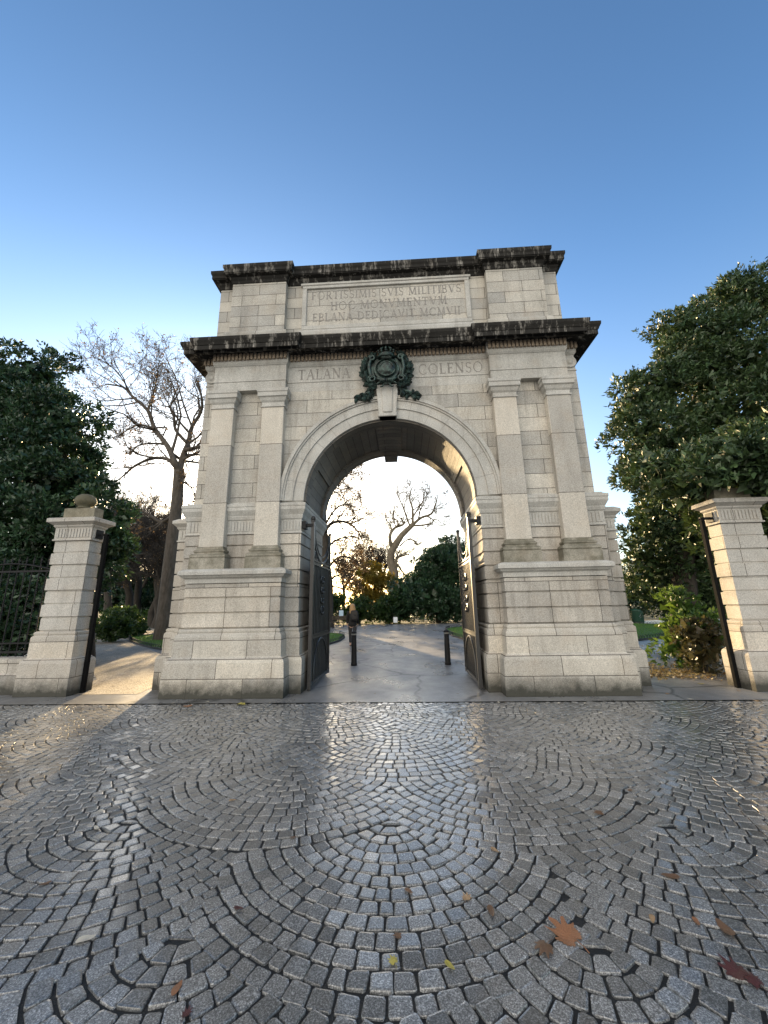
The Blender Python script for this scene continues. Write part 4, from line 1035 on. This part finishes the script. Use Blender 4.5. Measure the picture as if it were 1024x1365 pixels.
# shrubs
def shrub(label, cpx, base_y, w_, h_, mat, ntips, leaf, loc=None, group=None, name='shrub', width=.45, per=8, core=1500, seed=0, lob=7):
    r = random.Random(seed+int(w_*100)); x, y = loc; bl = []
    for i in range(lob):
        a = r.uniform(0, 2*PI); q = r.uniform(.1,.62); z = r.uniform(.25,.78)
        rr_ = r.uniform(.26,.42); bl.append(((x+w_/2*q*math.cos(a), y+w_/2*q*.8*math.sin(a), h_*z*(1-.35*q)), (w_*rr_*.8, w_*rr_*.7, h_*rr_*.75)))
    bl.append(((x, y, h_*.45), (w_*.34, w_*.3, h_*.45)))
    root = tag(empty(name, (x,y,0)), label, 'shrub', group)
    C, D, L, W = foliage(bl, ntips, per, leaf, width, core, leaf*2.2)
    ob('foliage', leaves_mesh('foliage', C-np.array([x,y,0]), D, L, W), M[mat], root)
    mb = MB()
    for i in range(5):
        c = bl[i % len(bl)][0]; mb.tube([(r.uniform(-.1,.1), r.uniform(-.1,.1), -.05), ((c[0]-x)*.4, (c[1]-y)*.4, c[2]*.5), (c[0]-x, c[1]-y, c[2])], [.05*w_**.5,.035*w_**.5,.012], 6)
    mb.build('stems', M['darkbark'], root)
    return root
# big dark evergreen mass across the drive
bb = blobs_px([(545,790,30,0),(575,765,30,1),(600,755,36,.5),(570,800,34,-.5),(605,800,36,-.5),(640,770,46,0),(536,812,20,-.5),(690,770,50,1),(588,745,20,2)], 28.5)
leafy_tree('evergreen_shrub', 'large dark rounded evergreen shrub across the drive seen through the arch', 'shrub', (at(585,830,28.5).x, 28.5, 0), bb, M['holm'], M['darkbark'], .2, 9000, 8, .24, .42, 5000, .7, part='foliage')
bb = blobs_px([(596,742,20,0),(578,752,16,0),(560,775,14,0),(612,745,18,0)], 36)
leafy_tree('evergreen_shrub', 'sunlit olive treetop showing above the large dark evergreen shrub', 'shrub', (at(590,830,36).x, 36, 0), bb, M['holm2'], M['darkbark'], .2, 2600, 8, .26, .42, 900, .6, part='foliage', shell=(.5,1.1))
bb = blobs_px([(490,770,17,0),(503,760,14,1),(478,785,14,0),(512,780,15,.5),(495,800,20,0)], 33)
leafy_tree('golden_tree', 'small golden yellow autumn tree glowing left of the pale twisted tree', 'tree', (at(494,825,33).x, 33, 0), bb, M['gold'], M['darkbark'], .12, 1500, 8, .22, .6, 200, .4, shell=(.3,1.1))
shrub('low dark green shrub behind the small white sign', 0, 0, 3.4, 2.3, 'shrub', 1500, .2, loc=(-1.2,28.0), seed=1)
shrub('bushy green shrub beyond the walking woman', 0, 0, 3.6, 2.6, 'shrub', 1500, .2, loc=(-4.0,28.5), seed=2)
shrub('mottled green shrub left of the walking woman', 0, 0, 4.2, 3.4, 'shrub', 1600, .2, loc=(-7.2,29.5), seed=3)
shrub('large dark evergreen bush added unseen behind the arch pier to block the low sun', 0, 0, 6.5, 9.2, 'holm', 5000, .3, loc=(-12.1,27.5), seed=61, core=4500, name='sun_block_bush', lob=13)  # added out of view, sized to keep low sun off the cobbles
shrub('added evergreen bush of middling height blocking the low sun beside the tall one', 0, 0, 3.6, 7.3, 'holm', 2600, .3, loc=(-10.0,27.5), seed=62, core=4500, name='sun_block_bush', lob=9)  # second added bush, placed to stop sun rays reaching the cobbles
shrub('narrow evergreen bush added, hidden behind the left arch pier, to block the low sun', 0, 0, 2.6, 7.3, 'holm', 2200, .3, loc=(-9.3,29.0), seed=63, core=3500, name='sun_block_bush', lob=9)  # third added bush, unseen, thickens the screen against the sun
# left gateway planting
GS = 'shrubs along the gravel path'
shrub('feathery green shrub beside the left gate pier', 0, 0, 2.0, 1.6, 'shrub', 1200, .15, loc=(-14.9,12.0), seed=4, group=GS)
shrub('dark glossy shrub beside the gravel path', 0, 0, 2.9, 1.9, 'shrub', 1500, .17, loc=(-17.2,15.4), seed=5, group=GS)
shrub('mid green shrub behind the white notice board', 0, 0, 4.2, 2.3, 'fern', 1400, .2, loc=(-25.5,33), seed=6, group=GS)
shrub('round shrub near the leaning trunk, enlarged to shade the gravel path', 0, 0, 5.6, 4.9, 'shrub', 2200, .22, loc=(-18.6,29.5), seed=7, group=GS)  # made taller and wider to throw shade on the far gravel
for i, (x, y, w_, h_) in enumerate([(-31,41,9,6.5),(-27,46,9,7.4),(-38,42,10,7.5),(-15,46,7,3.6),(-46,44,10,8),(-35,50,10,9)]):
    shrub('large murky evergreen bush deep in the woods', 0, 0, w_, h_, 'holm', 1500, .36, loc=(x, y), seed=20+i, group='bushes deep in the woods', core=1200)
# right gateway planting
for i, (x, y, w_, h_, mt) in enumerate([(17,25,7,4.6,'holm'),(23,23.5,7,5.4,'holm2'),(29,26,9,6,'holm')]):
    shrub('large dark evergreen bush behind the right lawn', 0, 0, w_, h_, mt, 2600, .27, loc=(x, y), seed=40+i, group='bushes behind the right lawn', core=1500)
sh = shrub('dark mottled shrub with bare stems leaning on the sunlit pier', 0, 0, 1.15, 1.35, 'redshrub', 700, .12, loc=(7.05,1.75), seed=51, core=200)
sh = shrub('yellow green shrub rising behind the mottled one by the pier', 0, 0, 1.3, 2.05, 'fern', 800, .15, loc=(7.35,2.5), seed=52, core=200)

# ------------------------------------------------------------------ small park furniture
def sign(loc, w_, h_, z0, mat, label, rz=0):
    root = tag(empty('notice_board', loc, rz), label, 'sign')
    mb = MB(); mb.box(-w_/2, w_/2, -.02, .02, z0, z0+h_); mb.build('board', mat, root, bevel=.006)
    for a in (-w_/2-.03, w_/2):
        mb = MB(); mb.box(a, a+.03, -.03, .03, 0, z0+h_+.05); mb.build('post', M['iron'], root)
p = gnd(527, 833); sign((p.x, 25.6, 0), .36, .46, .12, M['white'], 'small white sign in front of the dark shrubs')
sign((at(455,818,22).x, 22, 0), .34, .5, .75, M['bluewhite'], 'pale blue notice board left of the walking woman')
p = at(177, 825, 27); sign((p.x, 27, 0), .42, 1.05, .25, M['white'], 'white notice board beside the gravel path', -.5)
bn = tag(empty('park_bench', (at(458,828,21).x, 21, 0)), 'dark park bench beyond the left lawn', 'bench')
mb = MB()
for q in range(3): mb.box(-.9,.9,-.2+.15*q,-.08+.15*q,.42,.46)
mb.build('seat', M['wood'], bn)
mb = MB()
for q in range(2): mb.box(-.9,.9,.26,.30,.58+.16*q,.70+.16*q)
mb.build('backrest', M['wood'], bn)
for s in (-1, 1):
    mb = MB(); mb.box(s*.75-.03,s*.75+.03,-.2,-.14,0,.42); mb.box(s*.75-.03,s*.75+.03,.24,.30,0,.88); mb.build('leg', M['iron'], bn)
b_ = tag(empty('litter_bin', (at(848,812,22.3).x, 22.3, 0)), 'dark green bin on the far edge of the right lawn', 'bin')
mb = MB(); mb.lathe((0,0,0), [(.36,0),(.40,.05),(.44,.8),(.46,.84)], 16); mb.build('body', M['greenbin'], b_, smooth=True)
mb = MB(); mb.lathe((0,0,.84), [(.47,0),(.47,.05),(.3,.14),(.02,.17)], 16); mb.build('lid', M['greenbin'], b_, smooth=True)

# ------------------------------------------------------------------ person walking away
def skin_obj(name, chains, mat, parent, sub=2):
    """chains: list of (points, radii, attach index or None) joined into one skinned graph"""
    V = []; Ed = []; Rr = []
    for pts, rs, att in chains:
        prev = att
        for p, r in zip(pts, rs):
            V.append(p); Rr.append(r); i = len(V)-1
            if prev is not None: Ed.append((prev, i))
            prev = i
    me = bpy.data.meshes.new(name); me.from_pydata(V, Ed, []); o = bpy.data.objects.new(name, me); COL.objects.link(o); o.parent = parent
    m = o.modifiers.new('skin', 'SKIN'); m.use_smooth_shade = True
    for i, r in enumerate(Rr):
        r = r if hasattr(r, '__len__') else (r, r); me.skin_vertices[0].data[i].radius = r
    me.skin_vertices[0].data[0].use_root = True
    s = o.modifiers.new('sub', 'SUBSURF'); s.levels = sub; s.render_levels = sub
    me.materials.append(mat); return o
skinm = plain('skin', (.55,.36,.27), .5, 0, .08, 10, 0)
coat = plain('black coat cloth', (.008,.008,.009), .8, 0, .3, 30, .3); trou = plain('dark grey trousers', (.035,.036,.04), .85, 0, .3, 30, .3)
bag = plain('black rucksack nylon', (.012,.012,.013), .5, 0, .3, 40, .2); shoe = plain('dark shoes', (.02,.018,.016), .5, 0, .2, 20, 0)
k = NT('blonde hair'); tc = k.n('ShaderNodeTexCoord'); nz = k.noise(k.mapping(tc.outputs['Object'], (60, 60, 4)), 1, 4, .6)
k.l(k.mix(nz, (.22,.12,.05), (.55,.36,.17)), k.b.inputs['Base Color']); k.b.inputs['Roughness'].default_value = .45; k.l(k.bump(nz, .5, .01), k.b.inputs['Normal']); hairm = k.m
pp = tag(empty('person', (-1.88, 8.19, 0), .06), 'woman with long blonde hair, black coat and rucksack walking away from the arch', 'person')
ch = []
ch.append(([(0,0,.90),(0,-.005,1.02),(0,0,1.18),(0,.0,1.32),(0,0,1.40),(0,.005,1.46)], [(.155,.11),(.125,.095),(.145,.10),(.15,.095),(.06,.06),(.05,.05)], None))      # 0..5
ch.append(([(0,.015,1.53),(0,.02,1.60)], [(.075,.09),(.07,.085)], 5))
# legs (walking: left foot forward)
ch.append(([(-.09,.03,.80),(-.095,.10,.48),(-.095,.17,.10),(-.095,.16,.05),(-.095,.29,.03)], [.085,.06,.04,.042,.03], 0))
ch.append(([(.09,0,.80),(.09,-.02,.48),(.09,-.20,.14),(.09,-.24,.10),(.09,-.14,.02)], [.085,.06,.04,.042,.03], 0))
def arm(s, att, fwd):
    sx = s*.18
    ch.append(([(s*.17,0,1.335),(s*.21,-.02-fwd*.03,1.08),(s*.205,.05+fwd*.10,.88),(s*.20,.07+fwd*.12,.83)], [.05,.042,.03,(.03,.016)], att))
    palm = sum(len(c[0]) for c in ch)-1
    for q in range(4):
        y = .04+fwd*.12+.020*q; L = (.06,.072,.07,.055)[q]
        ch.append(([(s*.20,y,.795),(s*.193,y+.004,.795-L*.55),(s*.18,y+.006,.795-L)], [.0085,.008,.0065], palm))
    ch.append(([(s*.19,.10+fwd*.12,.82),(s*.18,.12+fwd*.12,.785)], [.010,.008], palm))
arm(-1, 3, -.6); arm(1, 3, .6)
body = skin_obj('body', ch, skinm, pp, 1)
# clothing follows the body
cc = [([(0,0,.74),(0,0,.90),(0,-.005,1.03),(0,0,1.18),(0,0,1.32),(0,0,1.41)], [(.19,.145),(.18,.135),(.15,.12),(.165,.12),(.17,.115),(.075,.075)], None)]
for s, f in ((-1,-.6),(1,.6)): cc.append(([(s*.175,0,1.335),(s*.215,-.02-f*.03,1.08),(s*.208,.05+f*.10,.875)], [.065,.056,.045], 4))
skin_obj('coat', cc, coat, pp)
for s, pts in ((-1, [(-.09,.03,.82),(-.095,.10,.48),(-.095,.165,.12)]), (1, [(.09,0,.82),(.09,-.02,.48),(.09,-.195,.15)])):
    skin_obj('trouser_leg', [(pts, [.098,.072,.056], None)], trou, pp)
for pts in ([(-.095,.14,.05),(-.095,.22,.04),(-.095,.31,.028)], [(.09,-.26,.11),(.09,-.20,.055),(.09,-.12,.02)]):
    skin_obj('shoe', [(pts, [.048,.045,.03], None)], shoe, pp)
mb = MB(); mb.ball((0,0,1.56), .108, 14, 10, (1,1.05,1.12))
hp = []
prof = [(.105,1.58),(.118,1.50),(.125,1.42),(.13,1.34),(.12,1.26),(.085,1.19),(.03,1.15)]
n = 14; vs = []
for r, z in prof:
    for q in range(n):
        a = PI+PI*q/(n-1); vs.append((r*math.cos(a)*(1+.05*math.sin(q*3)), -.035+r*.75*math.sin(a)*(1+.08*math.sin(q*4)), z+.015*math.sin(q*2.3)))
m_ = len(vs); vs += [(x*.8, y*.7+.01, z) for x, y, z in vs]
fs = [(i*n+q, i*n+q+1, (i+1)*n+q+1, (i+1)*n+q) for i in range(len(prof)-1) for q in range(n-1)]; fs += [tuple(m_+v for v in f[::-1]) for f in fs]
mb.add(vs, fs); mb.build('hair', hairm, pp, smooth=True)
em = plain('eye', (.05,.04,.03), .3, 0, 0, 5, 0)
for sx in (-1, 1):
    mb = MB(); mb.ball((sx*.032,.105,1.575), .012, 8, 6); mb.build('eye', em, body)
mb = MB(); mb.ball((0,.118,1.548), .018, 8, 6, (.8,1,1.4)); mb.ball((0,.105,1.508), .022, 8, 6, (1.2,.5,.35))
for sx in (-1, 1): mb.ball((sx*.08,.02,1.55), .025, 8, 6, (.4,.8,1.3))
mb.build('face', skinm, body, smooth=True)
rk = tag(empty('rucksack', (-1.80, 8.03, 1.0), .15), 'black rucksack slung over the walking woman', 'bag')
mb = MB(); mb.stack(-.14, .14, -.07, .07, [(-.03,0),(0,.02),(.01,.15),(.005,.30),(-.02,.38),(-.06,.41)]); mb.build('pack', bag, rk, bevel=.02)
mb = MB(); mb.stack(-.10, .10, -.11, -.05, [(-.02,.04),(0,.06),(0,.20),(-.02,.22)]); mb.build('pocket', bag, rk, bevel=.01)
mb = MB()
for s in (-1, 1): mb.tube([(s*.09,.06,.36),(s*.10,.14,.40),(s*.11,.24,.36),(s*.12,.26,.2),(s*.11,.12,.05)], .014, 6)
mb.build('strap', bag, rk)

# ------------------------------------------------------------------ fallen leaves
LM = {c: plain('fallen leaf '+c, v, .42, 0, .45, 25, .3) for c, v in dict(orange=(.26,.115,.05), red=(.07,.02,.016), brown=(.13,.07,.035), pale=(.50,.45,.36), yellow=(.36,.30,.06), buff=(.32,.20,.10)).items()}
def leaf_mesh(kind, seed):
    r = random.Random(seed); mb = MB(); pts = []
    if kind == 'maple':
        lobes = [(0,1.),(.62,.88),(1.25,.62),(-.62,.86),(-1.25,.6)]
        n = 60
        for i in range(n):
            a = -PI+2*PI*i/n; rr_ = .66
            for la, lr in lobes:
                d = abs(a-la); rr_ = max(rr_, lr*max(0, 1-(d/.34)**1.3)+.34)
            if abs(a) > 2.75: rr_ = .4
            rr_ *= 1+.10*math.sin(a*23+seed)+r.uniform(-.05,.05); pts.append((rr_*math.cos(a)*.8, rr_*math.sin(a)*.8))
    else:
        n = 18
        for i in range(n):
            a = 2*PI*i/n; pts.append((math.cos(a), .42*math.sin(a)*(1-.35*math.cos(a))*(1+r.uniform(-.06,.06))))
    n = len(pts); ph = r.uniform(0, 6)
    def zf(x, y): return .13+.13*math.sin(x*2.9+ph)+.12*math.sin(y*3.8+ph*2)+.10*(x*x+y*y)
    vs = [(0,0,zf(0,0))]+[(x*.5,y*.5,zf(x*.5,y*.5)) for x, y in pts]+[(x,y,zf(x,y)*.9) for x, y in pts]
    fs = [(0,1+i,1+(i+1) % n) for i in range(n)]+[(1+i,1+n+i,1+n+(i+1) % n,1+(i+1) % n) for i in range(n)]
    m_ = len(vs); vs += [(x,y,z-.02) for x, y, z in vs]; fs += [tuple(m_+v for v in f[::-1]) for f in fs]
    fs += [(1+n+i, m_+1+n+i, m_+1+n+(i+1) % n, 1+n+(i+1) % n) for i in range(n)]
    mb.add(vs, fs); mb.tube([(-.2,0,.1),(-.75,.05,.13),(-1.05,.12,.06)], [.03,.022,.03], 5)
    return mb.mesh('fallen_leaf')
PROTO = {('maple', s): leaf_mesh('maple', s) for s in range(3)}; PROTO.update({('oval', s): leaf_mesh('oval', s) for s in range(3)})
def fallen(px, py, size, col, kind, label, group=None, sd_=0, rz=None):
    g = gnd(px, py); me = PROTO[(kind, sd_ % 3)].copy(); me.materials.clear(); me.materials.append(LM[col])
    o = bpy.data.objects.new('fallen_leaf', me); COL.objects.link(o); o.location = (g.x, g.y, .008 if g.y < SY else .004); o.scale = (size, size, size*.5)
    o.rotation_euler = (U(-.03,.03), U(-.03,.03), U(0, 6.3) if rz is None else rz); tag(o, label, 'leaf', group)
GF = 'leaves fallen on the wet cobbles'
fallen(759,1250,.105,'orange','maple','large crumpled orange leaf on the cobbles, biggest of all', GF, 0, 2.2)
fallen(727,1266,.065,'brown','maple','brown leaf lying against the large orange leaf', GF, 1)
fallen(985,1300,.075,'red','maple','dark red wet leaf on the cobbles', GF, 2)
fallen(1008,1313,.05,'red','maple','second dark red leaf touching the frame edge side of the first', GF, 1)
fallen(967,1240,.055,'brown','oval','long rust brown leaf above the dark red leaf', GF, 0, 1.6)
fallen(929,1231,.03,'orange','oval','small orange leaf near the long rust brown leaf', GF, 1)
fallen(114,1254,.042,'pale','oval','pale curled leaf alone on the left cobbles', GF, 2, .5)
fallen(622,1200,.04,'buff','maple','tan star shaped leaf in the middle of the cobbles', GF, 0)
fallen(525,1285,.034,'yellow','maple','small yellow green leaf lowest in the middle', GF, 1)
fallen(322,939,.11,'yellow','maple','bright yellow green leaf at the foot of the left pedestal', GF, 2)
fallen(250,942,.07,'orange','oval','orange leaf at the foot of the left pedestal', GF, 0)
GS2 = 'small scattered leaves'
spec = [(135,1082,.035,'pale'),(128,1105,.035,'pale'),(278,993,.03,'pale'),(322,966,.03,'pale'),(124,1020,.03,'pale'),(310,1068,.03,'buff'),(390,1118,.03,'brown'),(318,1213,.03,'red'),(545,1190,.03,'brown'),(532,1250,.03,'brown'),(660,1135,.035,'buff'),(704,1038,.03,'pale'),(800,1085,.05,'brown'),(894,1170,.05,'brown'),(236,1320,.035,'orange'),(248,1355,.03,'red'),(655,1217,.04,'brown'),(825,985,.03,'pale'),(870,952,.04,'pale'),(905,957,.04,'pale'),(950,988,.03,'pale'),(800,951,.04,'pale'),(745,938,.04,'pale'),(700,948,.035,'pale'),(645,940,.035,'pale'),(665,937,.04,'pale'),(780,938,.04,'pale'),(230,938,.04,'pale'),(276,936,.04,'pale'),(360,937,.03,'pale'),(515,1077,.025,'pale'),(600,1290,.03,'yellow'),(870,1227,.03,'buff'),(840,1055,.03,'brown'),(60,1180,.03,'brown'),(440,1030,.025,'brown'),(1010,935,.05,'buff'),(920,932,.05,'pale'),(985,921,.05,'buff'),(890,925,.05,'buff'),(935,912,.06,'yellow'),(905,890,.06,'yellow'),(880,880,.05,'pale'),(900,870,.05,'yellow'),(925,885,.06,'buff'),(150,915,.05,'brown'),(170,900,.05,'brown'),(440,930,.03,'pale'),(590,910,.03,'pale'),(610,925,.03,'brown'),(500,925,.03,'brown')]
for i, (px, py, s_, c_) in enumerate(spec):
    fallen(px, py, s_, c_, 'oval' if i % 3 else 'maple', 'small %s leaf scattered on the wet ground' % c_, 'small %s leaves scattered on the ground' % c_, i)
# drifts of leaf litter by the right hand shrub and path edges
n = 1500; C = np.zeros((n, 3)); m = 0
while m < n:
    q = random.random()
    if q < .55: x, y = random.gauss(6.1, .6), random.gauss(1.5, .3)
    elif q < .85: x, y = U(5.2, 9.5), U(1.6, 7.5)
    else: x, y = random.gauss(6.1, .3), random.gauss(2.6, .5)
    if x > 6.3 and y < .5: continue
    C[m] = (x, y, .012+U(0, .02)); m += 1
D = RNG.normal(size=(n, 3)); D[:, 2] *= .12; L = RNG.uniform(.04, .10, n)
k_ = leafmat('leaf litter', (.10,.055,.025), (.42,.32,.13), .5, .2, (.4,.3,.1)); 
tag(ob('leaf_litter', leaves_mesh('leaf_litter', C, D, L, L*.55, .1), k_), 'drift of brown and yellow fallen leaves along the right path', 'leaves', kind='stuff')
